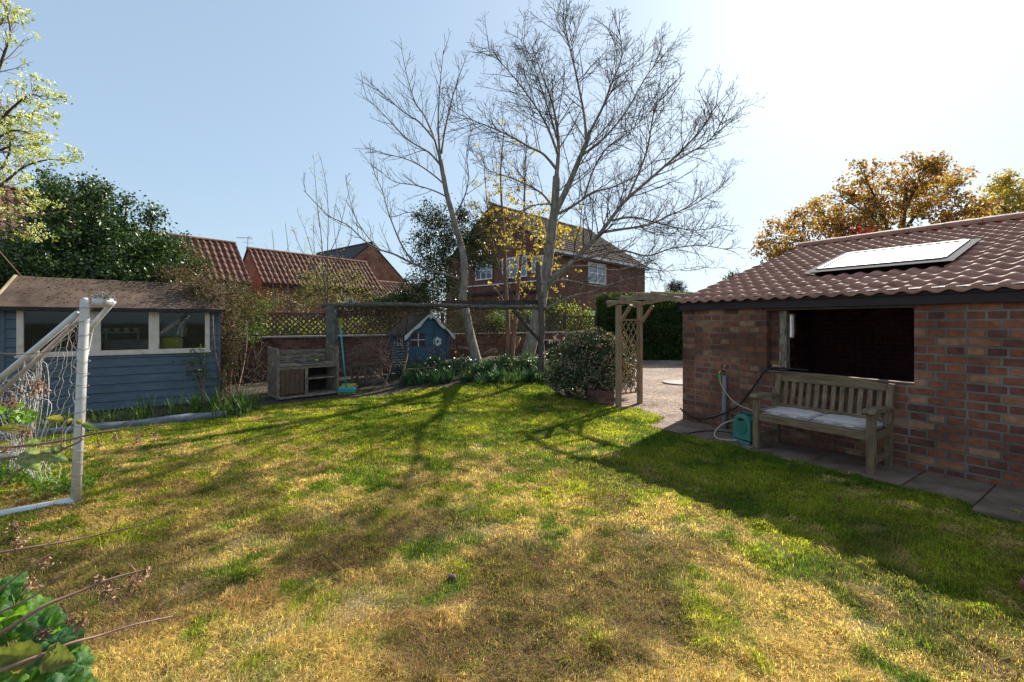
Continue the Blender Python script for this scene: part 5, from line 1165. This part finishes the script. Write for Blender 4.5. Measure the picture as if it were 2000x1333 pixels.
add([(1752, 520), (1700, 470), (1650, 430), (1610, 410)], 15.5); add([(1752, 530), (1680, 490), (1600, 465), (1530, 455), (1500, 458)], 17.5, nc=18); add([(1753, 515), (1800, 470), (1850, 430), (1890, 400)], 16.2)
add([(1700, 480), (1650, 455), (1590, 425), (1560, 420)], 18.5, .05); add([(1735, 450), (1700, 410), (1660, 385), (1640, 370)], 18, .06); add([(1600, 465), (1550, 475), (1510, 480)], 16, .03, nc=8, cl=.7); add([(1752, 545), (1660, 520), (1560, 510), (1510, 505)], 17, .05, nc=14, cl=1.2)
db = [PB(1700, 400, 17, 60, 38), PB(1780, 370, 17, 70, 34), PB(1640, 430, 17, 60, 28), PB(1850, 352, 17, 45, 22), PB(1560, 455, 17, 48, 22), PB(1830, 410, 17, 60, 30), PB(1700, 450, 17, 80, 26), PB(1515, 475, 17, 34, 14), PB(1600, 485, 17, 80, 20), PB(1750, 345, 17, 60, 18), PB(1900, 385, 17, 34, 18), PB(1880, 440, 17, 60, 18), PB(1940, 445, 17, 50, 14), PB(1480, 485, 17, 22, 8), PB(1540, 500, 17, 50, 12)]
crown_tree('copper_tree', 'wide copper and gold leaved tree rising behind the clay tiled roof', limbs, dict(n=[3, 3], ratio=.5, up=.03, ang=48, wob=.14, rc=.022, rmin=.005), 9, .115, au_c, 5, db).location.z = -.25
limbs = [(D([(2010, 640), (2010, 520), (2005, 440), (2000, 400)], 19, 19), .2, .04, 4, 1.6, 2)]
def add(pts, y1, r0=.07, r1=.012, nc=16, cl=.9, lvl=2, y0=19): limbs.append((D(pts, y0, y1), r0, r1, nc, cl, lvl))
add([(2008, 480), (1970, 420), (1940, 390)], 18); add([(2005, 450), (1960, 440), (1910, 430)], 19.5); add([(2004, 430), (2040, 390), (2080, 370)], 19); add([(2003, 420), (1985, 380), (1965, 372)], 19)
crown_tree('golden_tree', 'olive gold tree at the right edge beyond the clay roof ridge', limbs, dict(n=[3, 3], ratio=.5, up=.03, ang=48, wob=.14, rc=.022, rmin=.005), 8, .12, [(.38, .28, .05), (.28, .25, .05), (.45, .28, .06)], 8, [PB(1960, 415, 19, 40, 24), PB(2030, 400, 19, 50, 30), PB(1915, 430, 19, 26, 14)])
C = [tuple(W(1690 + rt.gauss(0, 14), 455 + rt.gauss(0, 7), 15.2 + rt.gauss(0, .2))) for _ in range(160)]
rs = thing('red_leaved_shrub', 'small patch of bright red leaves just above the roof ridge', 'shrub', (12.3, 15.2, 0)); leafmesh('leaves', np.array(C) - np.array([12.3, 15.2, 0]), .11, M['leaf'], rs, pick([(.5, .06, .03), (.6, .12, .06)], len(C)), .7)
tw = Tw(); 
for k in range(9): c = W(1690 + rt.gauss(0, 14), 455 + rt.gauss(0, 7), 15.2) - Vector((12.3, 15.2, 0)); tw.add(smoothline([(rt.gauss(0, .05), 0, 0), (c * .5), c], 4), .03, .006, 5)
tw.obj('stems', M['darkbark'], rs)
# far bare tree
ft = thing('far_bare_tree', 'small distant domed bare tree in the gap left of the clay roof', 'tree', (0, 0, 0))
limbs = [(D([(1322, 610), (1321, 590), (1320, 576)], 60, 60), .35, .22, 0, 1, 1)]
for a in range(-80, 81, 16):
    e = (1320 + 30 * math.sin(R(a)), 580 - 32 * math.cos(R(a)) + (abs(a) > 60) * 6); limbs.append((D([(1320, 580), (1320 + (e[0] - 1320) * .3, 580 + (e[1] - 580) * .42), (1320 + (e[0] - 1320) * .75, 580 + (e[1] - 580) * .75)], 60, 60 + rt.uniform(-1.5, 1.5)), .09, .03, 12, 1.2, 2))
limbtree(ft, limbs, dict(n=[4, 5], ratio=.6, up=.02, ang=48, wob=.16, rc=.03, rmin=.012), rt, M['darkbark'], M['darkbark'], False)
# ---- blossom tree at upper left (near)
bt_ = thing('blossom_tree', 'tree in pale white blossom and lime leaf overhanging the top left corner', 'tree', (0, 0, 0)); limbs = []
YB = 6.6
limbs.append((D([(-260, 840), (-220, 640), (-160, 480), (-100, 380), (-50, 260), (-40, 150), (-50, 0)], YB, YB), .13, .03, 10, .8, 1))
def add(pts, y1, r0=.03, r1=.005, nc=14, cl=.42, lvl=1, y0=YB): limbs.append((D(pts, y0, y1), r0, r1, nc, cl, lvl))
add([(-100, 385), (-40, 390), (10, 355), (50, 325), (100, 312), (150, 318)], 6.4); add([(-70, 310), (-20, 300), (30, 285), (70, 292)], 7.0); add([(-60, 290), (-10, 250), (20, 215), (60, 185), (85, 195)], 6.3)
add([(-50, 250), (0, 225), (40, 230), (75, 215)], 7); add([(-45, 200), (-10, 150), (10, 100), (20, 60), (8, 10)], 6.4); add([(-45, 150), (-20, 80), (10, 30), (15, -10)], 6.9)
add([(-100, 385), (-30, 420), (20, 440), (60, 470)], 6.6, nc=10); add([(-90, 360), (-20, 370), (30, 400), (75, 420)], 6.2, nc=12); add([(-30, 300), (0, 330), (20, 290), (15, 250)], 6.8, nc=8); add([(-60, 280), (-15, 275), (25, 255), (60, 262)], 6.6)
tips = limbtree(bt_, limbs, dict(n=[3], ratio=.55, up=.04, ang=45, wob=.12, rc=.008, rmin=.002), rt, M['cane'], M['darkbark'], False)
CL = []; CF = []
for p, d in tips:
    if rt.random() < .42: continue
    for _ in range(12): CL.append(tuple(p + Vector((rt.gauss(0, .05), rt.gauss(0, .05), rt.gauss(0, .035)))))
    if rt.random() < .8:
        for _ in range(20): CF.append(tuple(p + Vector((rt.gauss(0, .045), rt.gauss(0, .045), .035 + rt.gauss(0, .022)))))
leafmesh('leaves', CL, .045, M['leaf'], bt_, pick([(.30, .33, .03), (.38, .36, .05), (.24, .30, .03)], len(CL)), .6)
leafmesh('blossom', CF, .024, M['petal'], bt_, pick([(.74, .76, .52), (.80, .80, .66)], len(CF), .1), .9)

# ---- plants: strap-leaved clumps
def straps(name, label, cat, spots, n, L, wd, cs, rs=3, mat='leaf', group=None):
    r = np.random.default_rng(rs); V = []; Fq = []; cols = []; b = 0; base = np.array([spots[0][0], spots[0][1], gzf(*spots[0][:2])])
    for sp in spots:
        x, y = sp[:2]; sc = sp[2] if len(sp) > 2 else 1; z = gzf(x, y)
        for _ in range(n):
            az = r.uniform(0, 2 * np.pi); l = L * sc * r.uniform(.6, 1.15); lean = r.uniform(.25, 1.1); w_ = wd * r.uniform(.7, 1.2); p0 = np.array([x + r.normal(0, .05), y + r.normal(0, .05), z]); dd = np.array([math.cos(az), math.sin(az), 0]); sd_ = np.array([-math.sin(az), math.cos(az), 0]); c = np.array(cs[r.integers(0, len(cs))]) * r.uniform(.7, 1.25)
            for k in range(5):
                t = k / 4; h = l * (math.sin(min(t * 1.9, 2.6) * .62 + .05) * math.cos(lean * .6) * .95 if lean < .8 else (t - t * t * .85) * .9); q = p0 + dd * l * lean * .75 * t ** 1.5 + np.array([0, 0, max(h, .01)]); ww = w_ * (1 - t ** 2) * .5 + .001
                V += [q - sd_ * ww, q + sd_ * ww]; cols += [c, c]
                if k: Fq.append((b + 2 * k - 2, b + 2 * k - 1, b + 2 * k + 1, b + 2 * k))
            b += 10
    o = thing(name, label, cat, base, 0, group); npmesh('leaves', np.array(V) - base, Fq, np.full(len(Fq), 4), M[mat], o, np.array(cols)); return o
gc = [(.07, .13, .03), (.05, .10, .03), (.10, .17, .04), (.14, .19, .06)]
r1 = random.Random(4); spots = []
for k in range(34):
    t = k / 33; x = -7.4 + 2.9 * t; y = 5.55 + 1.98 * t; spots.append((x + r1.gauss(0, .1), y + r1.gauss(0, .13), 1.25 if t > .6 else .8))
straps('crocosmia_clump', 'row of arching strap leaved plants along the front of the blue shed', 'plants', spots, 26, .40, .016, gc)
spots = [(-4.65 + r1.gauss(0, .12), 7.35 + r1.gauss(0, .15), 1.1) for _ in range(9)]
straps('crocosmia_clump', 'leafy clump just past the right end of the grey edging roll', 'plants', spots, 22, .40, .016, gc, 5)
# climber on shed
sc_ = thing('shed_climber', 'sparse climbing shrub against the right end of the blue shed front', 'climber', shed_pt(2.62, -.12)); o0 = Vector(sc_.location); tw = Tw(); C = []
for a in ((2.62, 2.55, 2.42, .98), (2.66, 2.6, 2.62, .72), (2.78, 2.84, 2.95, .62), (2.62, 2.5, 2.3, .88), (2.6, 2.62, 2.55, 1.05)):
    P = smoothline([shed_pt(a[0], -.12, 0), shed_pt(a[1], -.14, a[3] * .55), shed_pt(a[2], -.1, a[3])], 5); tw.add([p - o0 for p in P], .010, .004, 5)
    for p in P[5:]:
        for _ in range(10): C.append(tuple(p - o0 + Vector((rt.gauss(0, .07), rt.gauss(0, .05), rt.gauss(0, .06)))))
tw.obj('stems', M['cane'], sc_); leafmesh('leaves', C, .055, M['leaf'], sc_, pick([(.09, .15, .03), (.16, .20, .05)], len(C)), .5)

# ---- flower bed below the trees: bluebells / daffodil foliage
spots = []
for k in range(230):
    px = r1.uniform(790, 1075); Y = r1.uniform(9.75, 11.3); x = (px - 1000) / F * Y
    spots.append((x, Y, r1.uniform(.5, 1.0)))
straps('bulb_foliage', 'thick dark green bulb foliage in the bed before the playhouse', 'plants', spots, 26, .34, .016, [(.03, .075, .03), (.05, .10, .04), (.035, .085, .045)], 8)
spots = []
for k in range(80):
    px = r1.uniform(960, 1100); Y = r1.uniform(9.75, 10.8); spots.append(((px - 1000) / F * Y, Y, r1.uniform(.4, .8)))
straps('bulb_foliage', 'brighter strap leaves at the lawn edge below the log post', 'plants', spots, 20, .32, .014, [(.10, .18, .04), (.07, .14, .03)], 9)
bl = []
for k in range(16): px = 790 + k * 19; bl.append(PB(px, 716 + 7 * math.sin(k * 1.7), 10.9 + .3 * math.sin(k), 20, 13 + 4 * math.sin(k * 2.3)))
bush('ivy_bed', 'low mixed greenery carpeting the raised bed at the playhouse foot', 'ground plants', bl, 2300, .055, [(.03, .06, .03), (.05, .09, .03), (.025, .06, .04)], 'leafglossy', .2, .06, 20, base=W(930, 735, 10.9), trunk_r=.008, tw_n=3, tmat='soil')
bl = [PB(1000, 706, 10.9, 36, 14), PB(1040, 708, 10.7, 26, 16), PB(985, 702, 11.2, 24, 9), PB(1030, 698, 11, 30, 10), PB(1085, 712, 10.3, 18, 12)]
bush('glossy_ivy', 'sunlit glossy pale ivy around the base of the tallest bare tree', 'ivy', bl, 2400, .06, [(.09, .15, .04), (.14, .20, .07), (.06, .11, .03)], 'leafglossy', .2, .05, 20, base=W(1010, 725, 10.9), trunk_r=.008, tw_n=3)
def flower(px, py, Y, lbl, col=(.85, .55, .02), nm='daffodil'):
    p = W(px, py, Y); z0 = gzf(p.x, p.y); o = thing(nm, lbl, 'flower', (p.x, p.y, z0)); h = p.z - z0
    MB().tube(smoothline([(0, 0, 0), (.02, 0, h * .6), (0, 0, h)], 4), .006, 5).obj('stem', mat_plain('stem' + str(px), (.07, .16, .03), .6), o)
    m = MB()
    for k in range(6):
        a = R(60 * k); m.add([(0, -.01, h), (.022 * math.cos(a - .35), -.02, h + .022 * math.sin(a - .35)), (.045 * math.cos(a), -.012, h + .045 * math.sin(a)), (.022 * math.cos(a + .35), -.02, h + .022 * math.sin(a + .35))], [(0, 1, 2, 3)])
    m.obj('petals', mat_plain('petal' + str(px), col, .5), o); m = MB(); m.tube([(0, -.01, h), (0, -.05, h)], [.012, .02], 10); m.obj('trumpet', mat_plain('cup' + str(px), tuple(c * .9 for c in col), .5), o)
flower(890, 688, 10.6, 'daffodil standing tall at the right wall of the playhouse'); flower(917, 727, 10.2, 'lone daffodil lowest at the dark lawn edge of the bed'); flower(999, 712, 10.3, 'lower daffodil of the pair before the reddish stems'); flower(1006, 701, 10.7, 'upper daffodil of the pair before the reddish stems', (.9, .62, .03)); flower(873, 706, 10.4, 'pale peach flower below the playhouse door', (.75, .45, .30), 'tulip')

# brush pile
bp_ = thing('brush_pile', 'heap of dry sticks and twigs between the broom and the playhouse', 'sticks', (0, 0, 0)); tw = Tw()
for k in range(420):
    c = W(722 + rt.gauss(0, 20), 700 + rt.gauss(0, 16), 10.3 + rt.gauss(0, .25)); d = nrm((rt.gauss(0, 1), rt.gauss(0, .7), rt.gauss(0, .6))) * rt.uniform(.08, .38); tw.add([c - d, c + Vector((rt.gauss(0, .03), 0, rt.gauss(0, .03))), c + d], rt.uniform(.003, .008), .002, 3)
for k in range(9):
    c = W(740 + rt.gauss(0, 26), 715 + rt.gauss(0, 12), 10.2); d = nrm((rt.gauss(0, 1), rt.gauss(0, .4), rt.gauss(0, .5))) * .4; tw.add([c - d, c, c + d], .018, .01, 5)
tw.obj('sticks', M['cane'], bp_); tw2 = Tw()
for k in range(200):
    c = W(800 + rt.gauss(0, 60) if k % 2 else 500 + rt.gauss(0, 30), 715, 11.3 if k % 2 else 10.8); c.z = gzf(c.x, c.y) + abs(rt.gauss(.1, .3)); d = nrm((rt.gauss(0, 1), rt.gauss(0, .7), rt.gauss(0, 1))) * .3; tw2.add([c - d, c + d], .006, .003, 3)
tag(tw2.obj('fallen_twigs', M['darkbark'], None), kind='stuff', label='dark fallen twigs scattered along the foot of the garden wall')

# ---- foreground bramble (left)
def leafshape(m, cols, base, d, upv, L, wd, col, lobes=0, seg=8, droop=.25, serr=.08):
    """broad leaf as a fan of quads with midrib fold"""
    d = nrm(d); s = nrm(d.cross(Vector(upv))); u = s.cross(d); b = len(m.v)
    vs = []
    for k in range(seg + 1):
        t = k / seg; w_ = wd * (math.sin(math.pi * min(t ** .75, 1)) ** .8) * .5 * (1 + (serr if k % 2 else -serr)); c = base + d * L * t - u * L * droop * t * t
        vs += [c - s * w_ + u * w_ * .28, c - s * w_ * .5 + u * w_ * .2, c, c + s * w_ * .5 + u * w_ * .2, c + s * w_ + u * w_ * .28]
    fs = []
    for k in range(seg):
        for j in range(4): fs.append((k * 5 + j, k * 5 + j + 1, (k + 1) * 5 + j + 1, (k + 1) * 5 + j))
    m.add(vs, fs); cols += [tuple(c_ * (1.15 if i % 5 == 2 else 1) for c_ in col) for i in range(len(vs))]
def mbobj(m, cols, name, mat, parent): 
    ff = [i for f in m.f for i in f]; sz = [len(f) for f in m.f]; return npmesh(name, m.v, ff, sz, mat, parent, np.array(cols), True)
fgr = random.Random(12)
def bramble(label, stems, leaves_, clusters, k=8):
    o = thing('bramble_stem', label, 'bramble', (0, 0, 0)); tw = Tw()
    for pts, r0, r1_ in stems:
        tw.add(smoothline(wl(*pts), k), r0, r1_, 7)
    tw.obj('cane', M['cane'], o)
    if leaves_:
        m = MB(); cols = []
        for (px, py, Y), ang, L, wd, col, tilt in leaves_:
            d = Vector((math.cos(R(ang)), tilt, math.sin(R(ang)))); leafshape(m, cols, W(px, py, Y), d, (0.1, -.8, .5), L, wd, col)
        mbobj(m, cols, 'leaves', M['bigleaf'], o)
    C = []; t2_ = Tw()
    for px, py, Y, s, n in clusters:
        for _ in range(n):
            C.append(tuple(W(px, py, Y) + Vector((fgr.gauss(0, s), fgr.gauss(0, s), fgr.gauss(0, s)))))
        for _ in range(6):
            c = W(px, py, Y); t2_.add([c, c + Vector((fgr.gauss(0, s), fgr.gauss(0, s), fgr.gauss(0, s) - s)) * 1.3], .0015, .0008, 3)
    if C: leafmesh('dried_flowers', C, .011, M['dryleaf'], o, pick([(.22, .11, .07), (.34, .19, .13), (.12, .06, .045), (.45, .30, .20)], len(C)), .5); t2_.obj('flower_stalks', M['cane'], o)
lg = (.17, .22, .10); ly = (.26, .24, .07); lgr = (.24, .28, .17)
bramble('long bramble stem reaching highest across the white goal post', [([(-40, 875, 1.5), (40, 872, 1.5), (130, 860, 1.52), (190, 846, 1.55), (255, 838, 1.58), (325, 830, 1.6)], .0045, .002), ([(-30, 905, 1.45), (30, 893, 1.47), (100, 884, 1.5), (150, 866, 1.52), (160, 858, 1.52)], .004, .0025), ([(120, 878, 1.5), (122, 840, 1.5), (130, 822, 1.5)], .002, .0012), ([(158, 862, 1.52), (160, 828, 1.52)], .002, .0012), ([(248, 838, 1.58), (262, 818, 1.6)], .0015, .001), ([(195, 846, 1.55), (200, 866, 1.55)], .0015, .001), ([(265, 838, 1.58), (268, 862, 1.58)], .0015, .001), ([(-20, 690, 1.5), (50, 692, 1.5), (100, 686, 1.52)], .0022, .0012), ([(-30, 980, 1.4), (20, 930, 1.45), (60, 905, 1.48), (75, 885, 1.5)], .003, .002)],
        [((125, 822, 1.5), 165, .06, .03, ly, -.2), ((132, 822, 1.5), 12, .022, .016, ly, -.2), ((160, 828, 1.52), 150, .03, .018, ly, .1), ((160, 828, 1.52), -25, .05, .022, lg, .2), ((52, 878, 1.48), -50, .085, .065, lgr, -.3), ((80, 880, 1.5), -15, .10, .05, lgr, -.2), ((78, 868, 1.5), 172, .07, .03, lg, .1), ((100, 880, 1.5), 8, .04, .03, lg, .2), ((0, 835, 1.5), -10, .08, .03, ly, .2), ((40, 838, 1.5), -35, .02, .02, lg, 0)], [(68, 762, 1.5, .016, 90), (78, 752, 1.5, .01, 50), (22, 785, 1.48, .012, 60), (225, 855, 1.56, .008, 24), (268, 862, 1.58, .009, 30), (302, 848, 1.6, .008, 20), (45, 842, 1.5, .012, 50), (198, 868, 1.55, .008, 20), (10, 880, 1.45, .012, 40)])
bramble('arching bramble stem just below the white goal base', [([(-60, 1088, 1.25), (0, 1080, 1.28), (70, 1068, 1.3), (140, 1056, 1.34), (200, 1043, 1.38), (305, 1019, 1.45)], .0045, .0018), ([(113, 1058, 1.33), (118, 1045, 1.33), (128, 1026, 1.33)], .002, .0012), ([(210, 1042, 1.4), (228, 1014, 1.4)], .0014, .0008), ([(128, 1030, 1.33), (160, 1042, 1.33)], .0012, .0008), ([(72, 1070, 1.3), (60, 1085, 1.3), (42, 1090, 1.3)], .0016, .001)], [], [(40, 1058, 1.28, .009, 36), (85, 1100, 1.28, .01, 44), (30, 1030, 1.3, .012, 50)])
bramble('thick dark bramble stem rising past the big green leaves', [([(-50, 1262, 1.0), (0, 1238, 1.02), (85, 1185, 1.06), (150, 1158, 1.1), (220, 1130, 1.14), (290, 1112, 1.18)], .0055, .0022), ([(-20, 1172, 1.05), (40, 1120, 1.06), (105, 1078, 1.1)], .0025, .0012), ([(-20, 1205, 1.05), (60, 1168, 1.06), (110, 1132, 1.08), (146, 1112, 1.1)], .0028, .0014), ([(225, 1130, 1.14), (226, 1148, 1.14)], .0016, .001), ([(265, 1116, 1.16), (255, 1104, 1.16)], .0014, .001), ([(50, 1215, 1.04), (88, 1235, 1.05)], .0018, .001), ([(118, 1178, 1.08), (135, 1205, 1.09)], .0018, .001)], [], [(208, 1155, 1.13, .012, 90), (192, 1135, 1.13, .007, 34), (262, 1135, 1.15, .010, 60), (286, 1116, 1.18, .007, 30), (88, 1238, 1.05, .008, 40), (138, 1212, 1.09, .009, 44), (60, 1138, 1.07, .007, 30)])
bramble('lowest bramble stem running out over the lawn from the bottom left', [([(-50, 1330, .95), (40, 1295, .98), (85, 1278, 1.0), (140, 1256, 1.03), (200, 1240, 1.08), (265, 1220, 1.12), (338, 1204, 1.18)], .0045, .0018), ([(146, 1252, 1.04), (158, 1222, 1.04)], .0018, .001)], [((84, 1280, 1.0), 165, .095, .055, (.13, .15, .04), -.35), ((86, 1280, 1.0), 5, .085, .055, (.13, .15, .05), -.35), ((158, 1222, 1.04), 150, .02, .018, lg, 0), ((60, 1290, 1.0), 195, .05, .035, (.25, .19, .05), -.2)], [(162, 1214, 1.04, .006, 28)])
# big lobed leaves at lower left
mal = thing('mallow_plant', 'clump of big bright green crinkled leaves in the bottom left corner', 'plant', (-1.55, 1.5, 0)); o0 = Vector(mal.location)
def lobed(m, cols, c, nrm_, rad, col, seed):
    r = random.Random(seed); n = nrm(nrm_); a = nrm(n.cross(Vector((.3, .1, 1)))); b = n.cross(a); N = 40; RN_ = 5; vs = [c]; cc = [tuple(x * 1.2 for x in col)]
    for q in range(1, RN_ + 1):
        for k in range(N):
            t = 2 * math.pi * k / N; lob = 1 - .16 * (abs(math.sin(t * 2.5)) ** 3) + .03 * math.sin(t * 17 + seed); rr = rad * q / RN_ * (lob if q > 2 else 1); h = rad * (.10 * math.cos(t * 5) * (q / RN_) - .22 * (q / RN_) ** 2 + .04 * r.gauss(0, 1) * (q / RN_))
            vs.append(c + a * math.cos(t) * rr + b * math.sin(t) * rr + n * h); vein = 1.14 if k % 8 == 0 else 1; cc.append(tuple(x * vein * (1 + .08 * r.gauss(0, 1)) for x in col))
    fs = [(0, 1 + k, 1 + (k + 1) % N) for k in range(N)]
    for q in range(RN_ - 1):
        for k in range(N): fs.append((1 + q * N + k, 1 + (q + 1) * N + k, 1 + (q + 1) * N + (k + 1) % N, 1 + q * N + (k + 1) % N))
    m.add(vs, fs); cols += cc
m = MB(); cols = []; stm = Tw()
for k in range(46):
    px = fgr.uniform(-70, 165); top = 1120 + max(0, px - 20) * .9 if px > 20 else 1110; py = fgr.uniform(top, 1380); Y = 1.25 + (1340 - py) / 260 * .30 + fgr.uniform(-.05, .05); c = W(px - 12, py, Y)
    lobed(m, cols, c - o0, (fgr.gauss(0, .55), -.35 + fgr.gauss(0, .45), .85), fgr.uniform(.035, .075), [(.13, .25, .04), (.09, .20, .06), (.17, .29, .04), (.08, .17, .07)][k % 4], k); stm.add(smoothline([Vector((fgr.gauss(0, .1), fgr.gauss(0, .1), 0)), (c - o0) * .6 + Vector((0, 0, -.05)), c - o0], 4), .004, .002, 5)
mbobj(m, cols, 'leaves', M['bigleaf'], mal); stm.obj('stalks', M['green_pl'] if 0 else mat_plain('stalk_green', (.10, .16, .04), .6), mal)
# weeds round the goal base
spw = []
C = []
for k in range(300):
    px = fgr.uniform(-60, 185); Y = 4.0 + fgr.gauss(0, .10) + (.25 if px < 60 else 0); x = (px - 1000) / F * Y; C += [(x + fgr.gauss(0, .02), Y, abs(fgr.gauss(.07, .035)) + .01) for _ in range(7)]
o = thing('low_weeds', 'bright low weeds growing along the base bar of the goal', 'weeds', (-4.3, 3.9, 0)); leafmesh('leaves', np.array(C) - np.array([-4.3, 3.9, 0]), .028, M['leaf'], o, pick([(.12, .22, .02), (.17, .27, .03)], len(C)), .7, up=.3)
C = []
for k in range(60):
    px, py = ((fgr.gauss(22, 12), fgr.gauss(808, 8)) if k % 2 else (fgr.gauss(52, 6), fgr.gauss(815, 5))); C += [tuple(W(px, py, 1.75 + fgr.gauss(0, .03)) + Vector((fgr.gauss(0, .008),) * 3)) for _ in range(2)]
sp_ = thing('leafy_sprig', 'small bright green sprig before the goal net at the left edge', 'plant', (-2.0, 1.75, 0)); leafmesh('leaves', np.array(C) - np.array([-2.0, 1.75, 0]), .022, M['leaf'], sp_, pick([(.14, .25, .03)], len(C)), .8)
tw = Tw(); tw.add([W(18, 812, 1.75) - Vector((-2, 1.75, 0)), W(56, 816, 1.75) - Vector((-2, 1.75, 0))], .002, .001, 4); tw.obj('stem', M['cane'], sp_)

# ---------------------------------------------------------------- grass blades
def grassblades():
    N0 = 1500000; r = np.random.default_rng(3)
    Y = 1.15 + (11.3 - 1.15) * r.random(N0) ** 1.35; X = (r.random(N0) * 2 - 1) * (Y * 1.26 + .5)
    tx = fbm(X, Y, 3.2, 55); keep = inlawn(X, Y) & (r.random(N0) < -.25 + 2.4 * tx) & (X < 7); X = X[keep]; Y = Y[keep]; n = len(X)
    dist = np.hypot(X, Y); tuft = fbm(X, Y, 5, 66); tall = fbm(X, Y, 1.3, 88)
    c = lawncol(X, Y); green = np.clip((c[:, 1] / (c[:, 0] + 1e-4) - .62) * 2.0, 0, 1)
    h = (.013 + .014 * r.random(n)) * (.35 + 1.7 * tuft + .6 * np.clip(tall - .5, 0, 1)) * (1 + .2 * green) * (1 + .02 * dist)
    wd = (.0018 + .0012 * r.random(n)) * np.clip(dist / 2.4, 1, 4.2)
    lean = np.where(r.random(n) < .45 + .35 * (1 - green), r.uniform(.9, 2.6, n), r.uniform(.1, .9, n)); az = r.random(n) * 2 * np.pi + 0; az = np.where(r.random(n) < .5, fbm(X, Y, 2.4, 15) * 14 + r.normal(0, .7, n), az)
    D_ = np.stack([np.cos(az), np.sin(az), 0 * az], 1); S_ = np.stack([-np.sin(az), np.cos(az), 0 * az], 1)
    clod = np.clip(fbm(X, Y, 9, 31) - .5, 0, 1) * .15 * np.clip(1.4 - Y / 6, .15, 1)
    P0 = np.stack([X, Y, gz(X, Y) + .004 + clod * .8], 1); hh = h[:, None]; ll = lean[:, None]; w_ = wd[:, None]
    up_ = np.array([0, 0, 1.0]); mid = P0 + D_ * hh * ll * .42 + up_ * hh * .62; tip = P0 + D_ * hh * ll * 1.05 + up_ * hh * np.clip(1.05 - .33 * ll, .12, 1)
    V = np.stack([P0 - S_ * w_ * .5, P0 + S_ * w_ * .5, mid - S_ * w_ * .4, mid + S_ * w_ * .4, tip], 1).reshape(-1, 3)
    k = np.arange(n) * 5; Fc = np.stack([k, k + 1, k + 3, k + 2, k + 2, k + 3, k + 4], 1).ravel(); sz = np.tile([4, 3], n)
    mix = r.random((n, 1)); st = np.array([.46, .31, .12]); c2 = c * (1 + .6 * r.uniform(-1, 1, (n, 1))); c2 = np.where(mix < .10, st * (.6 + .4 * r.random((n, 1))), c2); c2 = np.where((mix > .93), np.array([.14, .24, .02]), c2)
    c2 = np.where((mix > .86) & (mix < .93), np.array([.14, .08, .045]), c2)
    o = npmesh('grass', V, Fc, sz, M['grass'], None, np.repeat(c2, 5, axis=0)); tag(o, kind='stuff', label='short scorched and green lawn grass')
    return n
print('BLADES', grassblades())
# leaf litter on bed and straw scraps
C = []
for k in range(2600):
    x = fgr.uniform(-6.5, 2.6); y = fgr.uniform(6.5, 11.5)
    if inpoly(np.array([x]), np.array([y]), BED)[0]: C.append((x, y, gzf(x, y) + .012))
tag(leafmesh('leaf_litter', C, .035, M['dryleaf'], None, pick([(.10, .065, .04), (.17, .12, .07), (.06, .04, .03)], len(C)), .6, up=0), kind='stuff', label='brown leaf litter on the soil beds')

C = []
for k in range(900):
    u = fgr.random() ** .6; x = fgr.uniform(-.05, 2.9); y = -.12 + 1.0 * u; p = shed_pt(x, y, 1.80 + (y + .16) / 1.06 * .57 - .012); C.append(tuple(p + Vector((0, 0, .012))))
tag(leafmesh('roof_litter', C, .028, M['dryleaf'], None, pick([(.06, .04, .025), (.11, .08, .05), (.045, .05, .02)], len(C)), .6, fold=.1), kind='stuff', label='dead leaves scattered over the felt roof of the blue shed')
